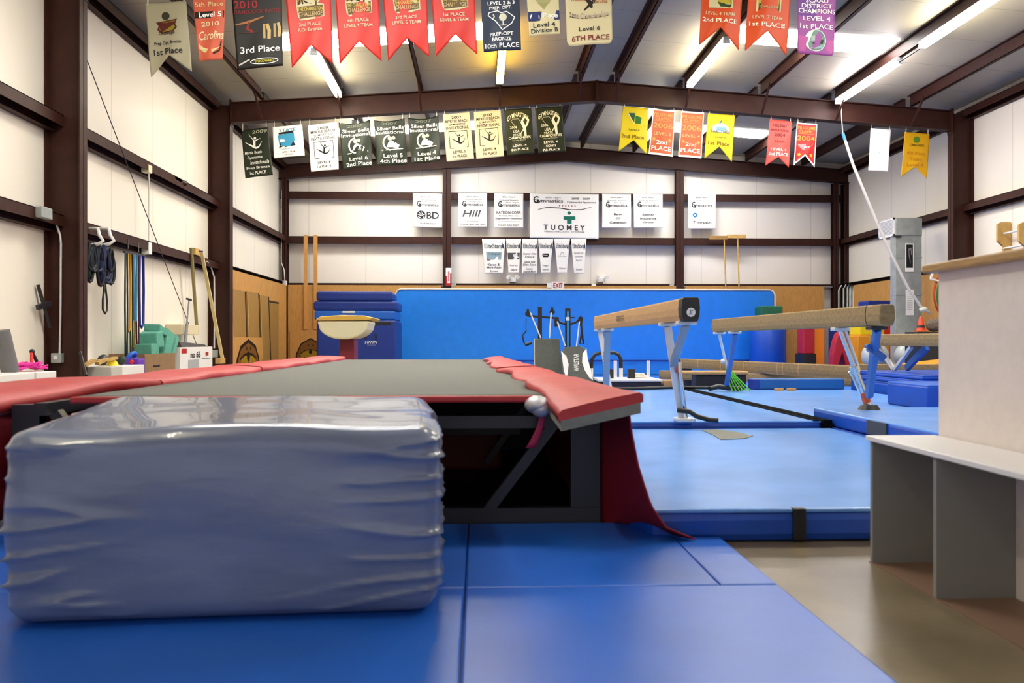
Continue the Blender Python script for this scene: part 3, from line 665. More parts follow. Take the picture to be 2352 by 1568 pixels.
# two wooden strips and two brooms against the back wall
block('wooden_strip', 'tall pine strip on the back wall, farther from the mat pile', 'board', -4.62, -4.52, 22.02, 22.05, 1.22, 3.72, M_pine, .004, 'pine strips on the back wall')
block('wooden_strip', 'tall pine strip on the back wall, next to the mat pile', 'board', -4.36, -4.26, 22.02, 22.05, 1.22, 3.72, M_pine, .004, 'pine strips on the back wall')
for px, hx, lab, mm in ((1650, 1664, 'upturned push broom with dark head leaning on the back girt', M_ply2), (1690, 1693, 'upturned push broom with yellow head leaning on the back girt', M_oak)):
    a = at(px - 21, 546 if mm is M_ply2 else 544, 22.02); c = at(px + 21, 546 if mm is M_ply2 else 544, 22.02)
    t = thing('push_broom', lab, 'broom', (a.x, 21.95, 0))
    yb = 22.0 if mm is M_ply2 else 21.92; MB().box(a.x, c.x, yb, yb + .07, a.z - .05, a.z + .055).build('broom_head', mm, t, bevel=.01)
    hp = at(hx, 552, 22.0); MB().cyl((hp.x, yb + .03, a.z - .02), (hp.x + .08, 21.88, .03), .02, n=8).build('handle', M_oak, t)
# leaning plywood boards with bear faces painted across them
def bear(surf, asp, parent):
    decorate(parent, surf, asp, [
        ('p', [(.10, 1), (.13, .62), (.25, .28), (.5, .10), (.75, .28), (.87, .62), (.90, 1)], '#8a5a22'),
        ('l', [(.10, 1), (.13, .62), (.25, .28), (.5, .10), (.75, .28), (.87, .62), (.90, 1)], .035, '#2a1608'),
        ('p', [(.22, .62), (.36, .50), (.5, .47), (.64, .50), (.78, .62), (.72, .80), (.5, .93), (.28, .80)], '#b58d1c'),
        ('l', [(.22, .62), (.36, .50), (.5, .47), (.64, .50), (.78, .62)], .025, '#2a1608'),
        ('c', .5, .55, .05, '#181010'), ('l', [(.33, .72), (.42, .80), (.5, .74), (.58, .80), (.67, .72)], .018, '#2a1608'),
        ('c', .44, .32, .02, '#2a1608'), ('c', .57, .32, .02, '#2a1608')], .003)
t = thing('painted_panel', 'plywood sheet with a brown bear face painted low down, left of the mat pile', 'panel', (-4.5, 22.0, 0))
MB().box(-4.98, -3.9, 22.03, 22.055, 0, 1.21).build('sheet', M_ply, t)
bear(lambda u, v, l: V(-4.93 + u * .98, 22.03 - l, 1.06 - v * .78), .98 / .78, t)
t = thing('painted_panel', 'low plywood sheet with a bear face before the leaning boards on the left wall', 'panel', (XL + .4, 17.8, 0))
MB().box(XL + .385, XL + .395, 16.72, 18.95, 0, 1.0).build('sheet', M_ply, t)
bear(lambda u, v, l: V(XL + .395 + l, 16.72 + u * 2.2, 1.0 - v * .74), 2.2 / .74, t)
for p0, p1, zt, lab, mm in ((529, 561, 662, 'wide leaning plywood board nearest the brown column', M_ply2), (566, 592, 668, 'leaning plywood board second from the brown column', M_ply2), (596, 615, 677, 'leaning plywood board third from the brown column', M_ply2)):
    y0 = atX(p0, 700, XL + .28).y; y1 = atX(p1, 700, XL + .28).y; z = atX(p0, zt, XL + .28).z
    t = thing('plywood_board', lab, 'board', (XL + .3, (y0 + y1) / 2, 0), 'plywood boards leaning on the left wall')
    b = MB(); b.hexa([(XL + .33, y0, 0), (XL + .36, y0, 0), (XL + .36, y1, 0), (XL + .33, y1, 0)], [(XL + .262, y0, z), (XL + .292, y0, z), (XL + .292, y1, z), (XL + .262, y1, z)]); b.build('board', mm, t)
    MB().hexa([(XL + .362, y0, 0), (XL + .364, y0, 0), (XL + .364, y0 + .05, 0), (XL + .362, y0 + .05, 0)], [(XL + .294, y0, z), (XL + .296, y0, z), (XL + .296, y0 + .05, z), (XL + .294, y0 + .05, z)]).build('edge_strip', M_oak, t)
    MB().hexa([(XL + .30, y1 - .002, 0), (XL + .37, y1 - .002, 0), (XL + .37, y1 + .04, 0), (XL + .30, y1 + .04, 0)], [(XL + .25, y1 - .002, z), (XL + .303, y1 - .002, z), (XL + .303, y1 + .04, z), (XL + .25, y1 + .04, z)]).build('dark_edge', mat('dark_brown', (.03, .015, .006), .6), t)  # dark strip drawn for the shaded gap beside each board
y0 = atX(617, 700, XL + .26).y; y1 = atX(640, 700, XL + .26).y
t = block('wooden_hatch', 'dark plywood hatch with a square edge in the left corner', 'panel', XL + .24, XL + .262, y0, min(y1, 21.9), .45, 1.85, M_ply2, .004)
b = MB(); b.box(XL + .24, XL + .266, y0 - .05, y0 - .005, .45, 1.9); b.box(XL + .24, XL + .266, y0 - .05, min(y1, 21.9), 1.855, 1.9); b.build('dark_edge', MATS['dark_brown'], t)
# exit sign, emergency lights, conduit, thermometer sign
t = thing('exit_sign', 'white exit sign with red letters above the blue wall mat', 'sign', (2.0, 22.0, 2.3))
a = at(1267, 647, 22.0); c = at(1296, 663, 22.0)
MB().box(a.x, c.x, 22.0, 22.055, c.z, a.z).build('sign_box', M_white, t, bevel=.006)
decorate(t, lambda u, v, l: V(lerp(a.x, c.x, u), 22.0 - l, lerp(a.z, c.z, v)), 1.8, [('t', .5, .52, .72, .74, 'EXIT', '#c8201a')], .002)
MB().box(a.x - .12, a.x, 22.01, 22.05, c.z + .03, a.z - .03).build('battery_arm', M_white, t)
for px, lab in ((1178, 'small emergency light on the back wall left of the exit sign'), (1383, 'small emergency light on the back wall right of the exit sign')):
    p = at(px, 641, 22.12); t = thing('emergency_light', lab, 'light', p)
    MB().box(p.x - .09, p.x + .09, 22.18, 22.39, p.z - .07, p.z + .05).build('housing', M_white, t, bevel=.01)
    for s in (-1, 1): MB().cyl((p.x + s * .1, 22.2, p.z + .07), (p.x + s * .13, 22.1, p.z + .05), .045, .055, 10).build('lamp_head', M_white, t)
b = MB(); b.tube([(-4.2, 22.12, 2.385), (9.6, 22.12, 2.385)], .014, 6); tag(b.build('wall_conduit', M_galv), 'thin grey conduit running along the top of the back plywood', 'conduit')
for px, lab in ((1042, 'grey junction box right of the first brown post'), (1365, 'white junction box right of the exit sign'), (1545, 'grey junction box beside the second brown post')):
    p = at(px, 658, 22.0); block('junction_box', lab, 'box', p.x - .06, p.x + .06, 22.08, 22.14, 2.33, 2.45, M_white if px == 1365 else M_galv, .008)
a = at(1024, 615, 22.09); c = at(1037, 656, 22.09)
t = thing('post_sign', 'narrow red and white sign on the first brown post', 'sign', (a.x, 22.09, c.z))
MB().box(a.x, c.x, 22.085, 22.099, c.z, a.z).build('sign_plate', M_white, t)
decorate(t, lambda u, v, l: V(lerp(a.x, c.x, u), 22.085 - l, lerp(a.z, c.z, v)), .3, [('b', .0, .45, .25, 1, '#c83030'), ('b', .75, .3, 1, 1, '#c83030'), ('b', .0, .85, 1, 1, '#c83030'), ('b', .35, .2, .65, .75, '#e89a9a')], .002)
b = MB(); b.tube([(-5.2, 22.0, 4.9), (-5.2, 22.0, 3.0), (-5.12, 21.98, 2.8), (-5.1, 21.98, 2.5)], .012, 6); tag(b.build('corner_conduit', M_white), 'white conduit down the left back corner', 'conduit')
block('junction_box', 'white junction box low in the left back corner', 'box', -5.16, -5.04, 21.93, 22.0, 2.38, 2.5, M_white, .008)
# ------------------------------------------------------------------ banners
def banner(name, label, cat, group, quad, Y, col, shape='rect', notch=None, items=(), wob=.012, ph=0.0, edge=None, hang=None, deform=None, rough=.5, trans=0.0):
    """quad: photo pixels of top-left, top-right, bottom-left, bottom-right (tips for a swallowtail) at depth Y"""
    tl, tr, bl, br = [at(p[0], p[1], Y) for p in quad]
    w = (tr - tl).length; h = ((bl - tl).length + (br - tr).length) / 2; asp = w / h
    nf = 0.0
    if shape == 'swallow':
        nz = at(notch[0], notch[1], Y); mid = bl.lerp(br, .5); nf = (nz - mid).length / h
    def surf(u, v, l):
        p = tl.lerp(tr, u).lerp(bl.lerp(br, u), v)
        d = wob * (math.sin(u * 5.5 + ph + v * 1.5) * (.35 + .65 * v) + .5 * math.sin(u * 11 + v * 7 + ph * 2) * v)
        if deform: d += deform(u, v)[0]; p.z -= deform(u, v)[1]
        p.y += d - l; return p
    def vb(u):
        if shape == 'swallow': return 1 - nf * (1 - abs(2 * u - 1))
        if shape == 'round':
            e = min(u, 1 - u); return 1 - (.07 * (1 - math.sqrt(max(0, 1 - (1 - e / .10) ** 2))) if e < .10 else 0)
        return 1.0
    b = MB(); nu, nv = (24, 26)
    b.grid(lambda u, v: surf(u, v * vb(u), 0), nu, nv)
    ob = b.build(name, ink(col, rough), None, thick=.003)
    tag(ob, label, cat, group)
    if edge:
        eb = MB(); u0 = .045
        for (pa, pb) in (((0, 0), (0, vb(0))), ((1, 0), (1, vb(1)))):
            n = 10
            for k in range(n):
                v0, v1 = vb(0) * k / n, vb(0) * (k + 1) / n; ua, ub = (0, u0) if pa[0] == 0 else (1 - u0, 1)
                eb.add([surf(ua, v0, .003), surf(ub, v0, .003), surf(ub, v1, .003), surf(ua, v1, .003)], [(0, 1, 2, 3)])
        n = 16
        for k in range(n):
            ua, ub = k / n, (k + 1) / n; t_ = .032
            eb.add([surf(ua, 0, .003), surf(ub, 0, .003), surf(ub, t_, .003), surf(ua, t_, .003)], [(0, 1, 2, 3)])
            eb.add([surf(ua, vb(ua) - t_ * 1.3, .003), surf(ub, vb(ub) - t_ * 1.3, .003), surf(ub, vb(ub), .003), surf(ua, vb(ua), .003)], [(0, 1, 2, 3)])
        eb.build('border', ink(edge), ob)
    if items: decorate(ob, surf, asp, items)
    if hang is not None:
        for u in (.06, .94):
            p = surf(u, .004, 0); zt = raf(p.x) - .40
            if zt - p.z > .01: MB().cyl((p.x, Y, p.z - .012), (p.x, Y, zt + .004), .006, n=6).build('hanging_tie', M_white, ob)
    return ob
K, WT, CR, GD, RD = '#15151c', '#f6f4ee', '#f0e6bd', '#e8c050', '#b02018'
FR = dict(cat='banner', group='banners hanging from the front rafter', Y=10.4)
def front(label, quad, col, **k): return banner('award_banner', label, 'banner', FR['group'], quad, FR['Y'], col, hang=True, **k)
TOPY = -14
front('sheer silver swallowtail banner reading Prep Opt Bronze 1st Place', ((334, 8), (428, 3), (345, 176), (441, 165)), '#b0a88c', shape='swallow', notch=(388, 128), wob=.02, items=[
    ('c', .47, .19, .10, '#3a3428'), ('p', [(.22, .27), (.75, .24), (.70, .31), (.74, .36), (.64, .41), (.33, .43), (.24, .37), (.28, .32)], '#5a1c10'),
    ('p', [(.27, .285), (.70, .262), (.65, .31), (.69, .35), (.62, .395), (.34, .41), (.29, .36), (.32, .31)], '#8c8420'), ('c', .5, .33, .05, '#2c2410'),
    ('t', .47, .43, .40, .055, 'Challenge', '#241c10', .3), ('t', .48, .565, .66, .062, 'Prep Opt Bronze', '#14182c'), ('t', .47, .68, .70, .085, '1st Place', '#10132c')])
front('coral tapering banner with a black band reading Level 5 and the year 2010', ((441, TOPY), (519, TOPY - 3), (457, 140), (511, 137)), '#e0674a', items=[
    ('b', 0.02, .27, .98, .37, '#14100e'), ('t', .5, .165, .9, .07, '5th Place', '#f6dca0'), ('t', .52, .32, .74, .075, 'Level 5', WT), ('t', .52, .46, .62, .07, '2010', '#fbe6b8'),
    ('t', .56, .63, .92, .13, 'Carolina', '#fbe6b8', .4), ('p', [(.04, .74), (.25, .81), (.6, .84), (.92, .80), (.6, .88), (.25, .88), (.06, .82)], '#f6dca0'), ('l', [(.62, .90), (.86, .86), (.92, .72)], .05, '#14100e')])
front('black banner with red 2010 at the top and white 3rd Place', ((531, TOPY - 3), (647, TOPY - 7), (545, 161), (650, 151)), '#16100e', wob=.006, items=[
    ('t', .27, .165, .48, .10, '2010', '#b01c26'), ('t', .5, .26, .95, .05, 'GAMECOCK INVITE', '#8c1a22'),
    ('l', [(.04, .42, .02), (.32, .39, .05), (.62, .33, .02)], .04, '#b0743c'), ('l', [(.32, .40), (.27, .48), (.38, .52)], .05, '#8c2018'), ('l', [(.02, .53), (.5, .53)], .01, '#6a3a20'),
    ('b', .60, .43, .65, .62, '#c8a868'), ('l', [(.69, .44), (.73, .52), (.72, .62)], .07, '#d8b878'), ('b', .82, .43, .87, .61, '#c8a868'), ('l', [(.92, .43), (.95, .51), (.93, .60)], .06, '#d8b878'),
    ('t', .52, .755, .84, .085, '3rd Place', WT), ('l', [(.05, .94), (.28, .88)], .03, '#d8d4c8'), ('c', .60, .915, .02, '#16100e'),
    ('l', [(.60 + .30 * math.cos(t_ * math.pi / 8), .915 + .037 * math.sin(t_ * math.pi / 8)) for t_ in range(17)], .014, WT), ('t', .60, .915, .42, .035, 'WOODWARD', '#e6d820')])
def challenge_items(y0, l1, l2, w1=.50, w2=.66):
    return [('p', [(.22, y0 - .34), (.40, y0 - .36), (.52, y0 - .39), (.62, y0 - .43), (.78, y0 - .42), (.80, y0 - .30), (.70, y0 - .24), (.84, y0 - .22), (.84, y0 - .06), (.62, y0 - .03), (.30, y0 - .02), (.24, y0 - .07), (.22, y0 - .20)], '#f0e2b4'),
            ('p', [(.24, y0 - .33), (.52, y0 - .37), (.52, y0 - .24), (.24, y0 - .22)], '#b08a48'), ('c', .66, y0 - .33, .11, '#8c9a28'), ('l', [(.66, y0 - .26), (.66, y0 - .21)], .04, '#4a4a18'),
            ('l', [(.27, y0 - .23), (.33, y0 - .32), (.38, y0 - .22)], .03, '#241a10'), ('l', [(.40, y0 - .27), (.48, y0 - .24), (.56, y0 - .22)], .035, '#241a10'),
            ('p', [(.24, y0 - .20), (.82, y0 - .21), (.82, y0 - .07), (.28, y0 - .04)], '#6e5a30'),
            ('t', .53, y0 - .165, .56, .05, 'THE CHARLESTON', '#f2d860', .1), ('t', .53, y0 - .10, .54, .055, 'CHALLENGE', '#e8c890', .1),
            ('t', .5, y0 + .035, w1, .045, l1, '#f4e4c0'), ('t', .5, y0 + .105, w2, .045, l2, '#f4e4c0')]
RS = '#dc2a1c'
front('red swallowtail banner reading 2nd Place P.O. Bronze', ((655, TOPY - 8), (760, TOPY - 12), (670, 155), (764, 147)), RS, shape='swallow', notch=(714, 105), items=challenge_items(.42, '2nd PLACE', 'P.O. Bronze', .50, .56), rough=.3)
front('red swallowtail banner reading 4th Place Level 4 Team', ((769, TOPY - 12), (868, TOPY - 16), (780, 147), (876, 140)), RS, shape='swallow', notch=(823, 96), items=challenge_items(.40, '4th PLACE', 'LEVEL 4 TEAM'), rough=.3, ph=1)
front('red swallowtail banner reading 3rd Place Level 5 Team', ((878, TOPY - 18), (979, TOPY - 22), (892, 141), (986, 130)), RS, shape='swallow', notch=(935, 88), items=challenge_items(.40, '3rd PLACE', 'LEVEL 5 TEAM'), rough=.3, ph=2)
front('red swallowtail banner reading 1st Place Level 6 Team', ((989, TOPY - 24), (1089, TOPY - 28), (1001, 131), (1096, 126)), RS, shape='swallow', notch=(1044, 79), items=challenge_items(.40, '1st PLACE', 'LEVEL 6 TEAM'), rough=.3, ph=3)
front('navy banner with a white state outline and palm reading 10th Place', ((1102, TOPY - 32), (1191, TOPY - 36), (1111, 119), (1197, 115)), '#22304a', items=[
    ('t', .5, .25, .6, .05, 'STATE', WT), ('t', .52, .335, .70, .05, 'LEVEL 2 & 3', WT), ('t', .5, .40, .58, .045, 'PREP. OPT.', WT),
    ('l', [(.17, .50), (.20, .46), (.42, .44), (.50, .47), (.66, .46), (.86, .54), (.78, .62), (.62, .68), (.52, .71), (.46, .66), (.36, .58), (.26, .54), (.17, .50)], .022, WT),
    ('c', .55, .535, .10, '#e8e4d0'), ('l', [(.55, .56), (.55, .64)], .03, '#e8e4d0'), ('l', [(.47, .645), (.63, .645)], .02, '#e8e4d0'), ('l', [(.30, .49), (.33, .515), (.30, .54)], .03, '#e8e4d0'),
    ('t', .5, .765, .62, .05, 'PREP-OPT', WT), ('t', .5, .835, .50, .05, 'BRONZE', WT), ('t', .5, .925, .90, .065, '10th PLACE', WT)])
front('cream banner with a navy band reading 6th Place, Level 4 Division B below', ((1207, TOPY - 36), (1281, TOPY - 38), (1216, 83), (1287, 78)), '#ece0b0', items=[
    ('c', .52, .36, .24, '#b8b478'), ('p', [(.36, .45), (.68, .44), (.52, .56)], '#a8a868'), ('b', 0, .585, 1, .745, '#22306c'), ('t', .5, .665, .88, .09, '6th Place', WT), ('t', .5, .82, .70, .085, 'Level 4', '#1c2238'), ('t', .5, .92, .86, .075, 'Division B', '#1c2238')])
front('cream banner with rounded bottom corners reading State Championships Level 6', ((1296, TOPY - 42), (1404, TOPY - 44), (1303, 106), (1407, 100)), '#efe2b4', shape='round', items=[
    ('l', [(.34, .20, .06), (.48, .34, .12), (.56, .46, .05)], .1, '#241410'), ('l', [(.72, .20, .04), (.60, .38, .08), (.40, .50, .03)], .06, '#241410'), ('c', .5, .26, .08, '#c83a20'),
    ('t', .28, .345, .3, .05, 'Presents', '#c8763c', .2), ('t', .75, .385, .32, .05, 'Carolina', '#c8763c', .2), ('t', .5, .60, .84, .105, 'State Championships', '#5a2a18', .1, -.035), ('t', .51, .595, .82, .085, 'State Championships', '#f4e8d0', .1, -.035), ('t', .5, .77, .46, .06, 'Level 6', '#202030'), ('t', .52, .90, .82, .075, '6TH PLACE', '#8c2420')])
OR = '#f0561a'
def og(a, b_): return [('p', [(.2, .2), (.78, .2), (.78, .41), (.2, .42)], '#f0e6b0'), ('b', .24, .22, .72, .36, '#d8c02c'), ('b', .26, .30, .74, .395, '#2c4a1c'), ('t', .5, .35, .42, .03, 'CHALLENGE', '#e8e0a0'), ('t', .48, .50, .70, .05, a, '#ffe0b0'), ('t', .48, .60, .84, .065, b_, '#fff0d8')]
front('orange swallowtail banner reading Level 4 Team 2nd Place', ((1613, TOPY - 34), (1707, TOPY - 30), (1606, 103), (1697, 116)), OR, shape='swallow', notch=(1653, 64), items=og('LEVEL 4 TEAM', '2nd PLACE'), rough=.25, wob=.02)
front('orange swallowtail banner reading Level 7 Team 1st Place', ((1721, TOPY - 28), (1819, TOPY - 24), (1711, 117), (1808, 127)), OR, shape='swallow', notch=(1762, 72), items=og('LEVEL 7 TEAM', '1st PLACE'), rough=.25, wob=.02, ph=1.4)
front('purple and pink banner with a mirror ball reading District Champions', ((1833, TOPY - 24), (1921, TOPY - 20), (1832, 122), (1915, 130)), '#b45cb0', shape='round', items=[
    ('p', [(.01, 0), (.99, 0), (.99, .52), (.01, .45)], '#8850a8'), ('p', [(.01, .74), (.99, .78), (.95, .96), (.05, .955)], '#d868b4'),
    ('t', .5, .235, .58, .06, 'SCAAU', WT), ('t', .5, .31, .80, .06, 'DISTRICT', WT), ('t', .5, .385, .96, .065, 'CHAMPIONS', WT), ('t', .5, .49, .72, .065, 'LEVEL 4', WT), ('t', .5, .60, .88, .07, '1st PLACE', WT),
    ('c', .48, .80, .285, '#d8e8dc'), ('c', .48, .80, .265, '#86a89c'), ('p', [(.24, .84), (.72, .84), (.66, .90), (.48, .925), (.30, .90)], '#a4d4d0'), ('p', [(.36, .81), (.70, .78), (.68, .84), (.40, .85)], '#2c3c30'), ('p', [(.30, .75), (.46, .73), (.46, .80), (.32, .81)], '#c8d8cc')])
MG = 'banners hanging from the middle rafter'
def midb(label, quad, col, **k): return banner('award_banner', label, 'banner', MG, quad, 16.5, col, hang=True, **k)
DG, LC = '#26301f', '#f4f0e2'
def leap(cx, cy, s, c, asp):
    f = lambda x, y: (cx + x * s, cy + y * s * asp)
    return [('l', [(*f(-.5, -.05), .012), (*f(-.1, .22), s * .10), (*f(.12, .36), s * .12), (*f(.30, .30), s * .07), (*f(.5, 0), .012)], .03, c),
            ('l', [(*f(.02, .30), s * .13), (*f(.06, -.10), s * .13)], .05, c), ('c', *f(.10, -.24), s * .075, c), ('l', [(*f(.05, -.08), s * .07), (*f(-.20, -.42), .012), (*f(-.24, -.55), .01)], .02, c), ('l', [(*f(.08, -.08), s * .07), (*f(.42, -.20), .012)], .02, c)]
midb('dark green banner with a leaping gymnast reading 2009 Prep Bronze 1st Place', ((554, 299), (615, 292), (563, 409), (627, 402)), DG, items=[('t', .68, .07, .56, .07, '2009', '#c8c8b8', .2)] + leap(.42, .28, .62, WT, .55) +
    [('t', .38, .50, .62, .08, 'Myrtle Beach', '#e8e8e0', .2), ('t', .42, .60, .55, .075, 'Gymnastics', '#e8e8e0', .2), ('t', .58, .70, .68, .075, 'Invitationals', '#e8e8e0', .2), ('t', .5, .815, .84, .065, 'Prep Bronze', WT), ('t', .48, .915, .58, .065, '1st PLACE', WT)])
midb('short white banner with a blue and black state emblem', ((626, 292), (694, 286), (629, 363), (700, 357)), '#f8f8f6', items=[('t', .5, .13, .56, .09, 'STATE', '#4aa0d0'), ('p', [(.16, .28), (.70, .22), (.72, .48), (.60, .68), (.20, .62)], '#48b0e0'), ('p', [(.18, .20), (.70, .16), (.68, .24), (.2, .26)], '#18222c'),
    ('b', .22, .42, .42, .50, '#f8f8f6'), ('p', [(.18, .68), (.24, .52), (.30, .66)], '#101820'), ('p', [(.36, .68), (.42, .56), (.48, .67)], '#101820'), ('p', [(.58, .66), (.66, .50), (.74, .65)], '#101820'), ('t', .5, .735, .6, .04, 'CHAMPIONSHIPS', '#8cc4e0'), ('t', .5, .84, .42, .05, 'LEVEL 6 TEAM', '#6a4028'), ('t', .5, .925, .30, .045, '3rd PLACE', '#6a5a48')])
def mb_items(y, lv, pl, c='#18161a'):
    return [('t', .5, .09, .38, .055, y, c), ('t', .5, .165, .84, .06, 'MYRTLE BEACH', c), ('t', .5, .235, .62, .04, 'GYMNASTICS', c), ('t', .5, .31, .84, .065, 'INVITATIONAL', c),
            ('l', [(.17, .38), (.84, .38), (.84, .73), (.17, .73), (.17, .38)], .02, c)] + leap(.5, .54, .50, c, .58) + [('t', .5, .82, .46, .055, lv, c), ('t', .5, .91, .50, .055, pl, c)]
midb('white banner with a framed leaping gymnast reading 2008 Level 6', ((707, 288), (774, 280), (714, 394), (778, 389)), '#f8f8f4', items=mb_items('2008', 'LEVEL 6', '1st PLACE'))
def sb_items(lv, pl):
    return [('t', .5, .07, .52, .07, '2007', '#8c9484'), ('t', .52, .19, .86, .085, 'Silver Bells', WT), ('t', .5, .29, .92, .085, 'Invitational', WT),
            ('l', [(.50 + .24 * math.cos(t_), .52 + .16 * math.sin(t_)) for t_ in [1.7 + .26 * q for q in range(12)]], .05, WT), ('p', [(.36, .62), (.42, .52), (.52, .47), (.60, .50), (.66, .62)], WT), ('p', [(.56, .62), (.64, .52), (.78, .58), (.72, .66)], WT), ('c', .48, .43, .07, '#dcdcd2'), ('c', .60, .42, .06, '#dcdcd2'),
            ('l', [(.20, .68), (.88, .66)], .03, WT), ('t', .55, .80, .62, .085, lv, WT), ('t', .55, .915, .86, .085, pl, WT)]
for q, lv, pl, ph in ((((778, 281), (850, 275), (788, 389), (856, 382)), 'Level 6', '2nd Place', 0), (((859, 275), (929, 270), (866, 381), (936, 376)), 'Level 5', '4th Place', 2), (((937, 270), (1007, 264), (945, 376), (1012, 370)), 'Level 4', '1st Place', 4)):
    midb('crinkled dark green banner with silver bells reading %s %s' % (lv, pl), q, '#2c3626', items=sb_items(lv, pl), wob=.03, ph=ph, rough=.25, deform=lambda u, v: (.0, .05 * (1 - (2 * u - 1) ** 2) * max(0, 1 - v * 3)))
midb('cream banner with a framed leaping gymnast reading 2007 Level 5', ((1017, 262), (1078, 258), (1026, 371), (1089, 365)), '#f8f2d4', items=mb_items('2007', 'LEVEL 5', '1st PLACE'))
midb('cream banner with a framed leaping gymnast reading 2007 Level 4', ((1088, 257), (1150, 252), (1094, 365), (1158, 359)), '#f8f2d4', items=mb_items('2007', 'LEVEL 4', '7th PLACE'))
def gs_items(rows):
    it = [('t', .48, .13, .78, .10, 'GYMNASTICS', '#e8ecd8', 0, .10), ('l', [(.22, .26), (.30, .22), (.50, .22), (.56, .28)], .02, '#c8ccb8'), ('l', [(.22, .26), (.34, .36), (.42, .42)], .02, '#c8ccb8'),
          ('l', [(.62, .30, .10), (.70, .42, .12), (.72, .60, .07)], .1, '#e8ecd8'), ('l', [(.62, .28), (.74, .18), (.86, .26), (.80, .36), (.70, .42)], .07, '#e8ecd8'), ('l', [(.68, .44), (.56, .54)], .03, '#e8ecd8'),
          ('t', .30, .40, .26, .05, '2006', '#e8ecd8'), ('t', .40, .49, .22, .06, 'USA', '#e8ecd8', .3), ('t', .42, .57, .32, .05, 'STATE', '#e8ecd8'), ('t', .50, .63, .80, .055, 'CHAMPIONSHIPS', '#e8ecd8'), ('t', .48, .69, .50, .03, 'Myrtle Beach', '#d0d4c0')]
    return it + [('t', .48, .80 + .085 * i - (.03 if len(rows) > 2 else 0), w, .05, r_, WT) for i, (r_, w) in enumerate(rows)]
midb('dark green banner with a dancing gymnast reading Level 4 8th Place', ((1158, 251), (1220, 248), (1165, 358), (1228, 352)), DG, items=gs_items([('LEVEL 4', .5), ('8th PLACE', .62)]))
midb('dark green banner with a dancing gymnast reading 7th Place, nearest the ridge', ((1229, 247), (1290, 243), (1237, 352), (1300, 348)), DG, items=gs_items([('LEVEL 4', .5), ('NOVICE', .36), ('7th PLACE', .62)]))
YL = '#f2dc0c'
midb('yellow swallowtail banner with a green tree emblem reading 2nd Place', ((1431, 243), (1489, 249), (1421, 347), (1485, 354)), YL, shape='swallow', notch=(1455, 322), items=[('p', [(.25, .14), (.50, .13), (.48, .34), (.40, .30)], '#1c5a28'), ('p', [(.52, .18), (.76, .22), (.72, .36), (.52, .36)], '#2c7a30'), ('l', [(.18, .12), (.48, .36)], .04, '#f6f0d0'), ('l', [(.55, .40), (.90, .40)], .02, '#c0a020'), ('t', .5, .50, .40, .04, 'Level 4', '#6a6420'), ('t', .46, .65, .84, .085, '2nd Place', '#8a6a10')])
def pc(y, lv, lc='#f0b060'):
    return [('t', .5, .115, .86, .07, 'PILGRIMS', lc), ('t', .5, .195, .70, .065, 'CLASSIC', lc), ('l', [(.12, .25), (.88, .25)], .015, lc), ('t', .5, .355, .84, .115, y, lc)]
def leaf(cx, cy, c): return ('p', [(cx + r * math.cos(a), cy + r * .5 * math.sin(a)) for a, r in [(math.pi * q / 5, .10 if q % 2 == 0 else .05) for q in range(10)]], c)
for q, lv, lab in ((((1500, 249), (1551, 255), (1490, 353), (1545, 360)), 'LEVEL 5', 'orange banner with white border reading Pilgrims Classic 2006 Level 5'), (((1565, 255), (1617, 259), (1558, 359), (1611, 364)), 'LEVEL 4', 'orange banner with white border reading Pilgrims Classic 2006 Level 4')):
    midb(lab, q, '#d2683c', edge='#f6efe6', items=pc('2006', lv) + [('t', .5, .53, .74, .065, lv, '#f2c888'), leaf(.17, .66, '#f0b050'), leaf(.83, .66, '#f0b050'), ('t', .5, .715, .46, .085, '2nd', WT), ('t', .5, .85, .82, .095, 'PLACE', WT)])
midb('yellow swallowtail banner with a blue and white fountain emblem reading 1st Place', ((1626, 260), (1688, 265), (1618, 364), (1681, 372)), YL, shape='swallow', notch=(1651, 337), items=[('p', [(.20, .38), (.22, .26), (.40, .20), (.62, .20), (.82, .28), (.84, .40)], '#e8f0f0'), ('l', [(.52, .14), (.46, .20), (.52, .30)], .04, '#2a6ad0'), ('p', [(.30, .28), (.70, .28), (.74, .36), (.28, .36)], '#8cc0e8'), ('t', .5, .38, .70, .06, 'CHALLENGE', '#2c3c90'), ('t', .52, .50, .36, .035, 'Level 5', '#8a7a20'), ('t', .48, .635, .78, .085, '1st Place', '#8a6a10')])
midb('faded red swallowtail banner reading Holiday Invitational', ((1768, 273), (1819, 279), (1759, 380), (1812, 385)), '#e2584e', shape='swallow', notch=(1787, 361), rough=.3, wob=.02, items=[('t', .48, .12, .62, .06, 'HOLIDAY', '#6a1418'), ('t', .5, .22, .78, .05, 'INVITATIONAL', '#9a2420'), ('t', .5, .32, .46, .06, '2004', '#8a1c1c'), ('t', .5, .46, .44, .05, 'TEAM', '#b03028', .2), ('t', .5, .63, .66, .06, 'LEVEL 4', '#fbe8dc'), ('t', .5, .73, .84, .07, '2nd PLACE', '#fbe8dc')])
midb('red swallowtail banner with white border reading Pilgrims Classic 2004', ((1830, 281), (1877, 285), (1823, 379), (1871, 384)), '#c0201c', shape='swallow', notch=(1848, 358), edge='#f4e8e0', items=pc('2004', '', '#f0a828') + [('p', [(.12, .50), (.88, .46), (.66, .58), (.40, .64), (.15, .54)], '#e89a9a'), ('t', .5, .55, .40, .06, '1st', '#fbe0e0'), leaf(.22, .74, '#f0c020'), leaf(.78, .74, '#f0c020')])
midb('plain white banner hanging beside the rope', ((2000, 294), (2046, 298), (1995, 391), (2040, 394)), '#f6f6f8', items=[('c', .5, .56, .03, '#e8b8c0')])
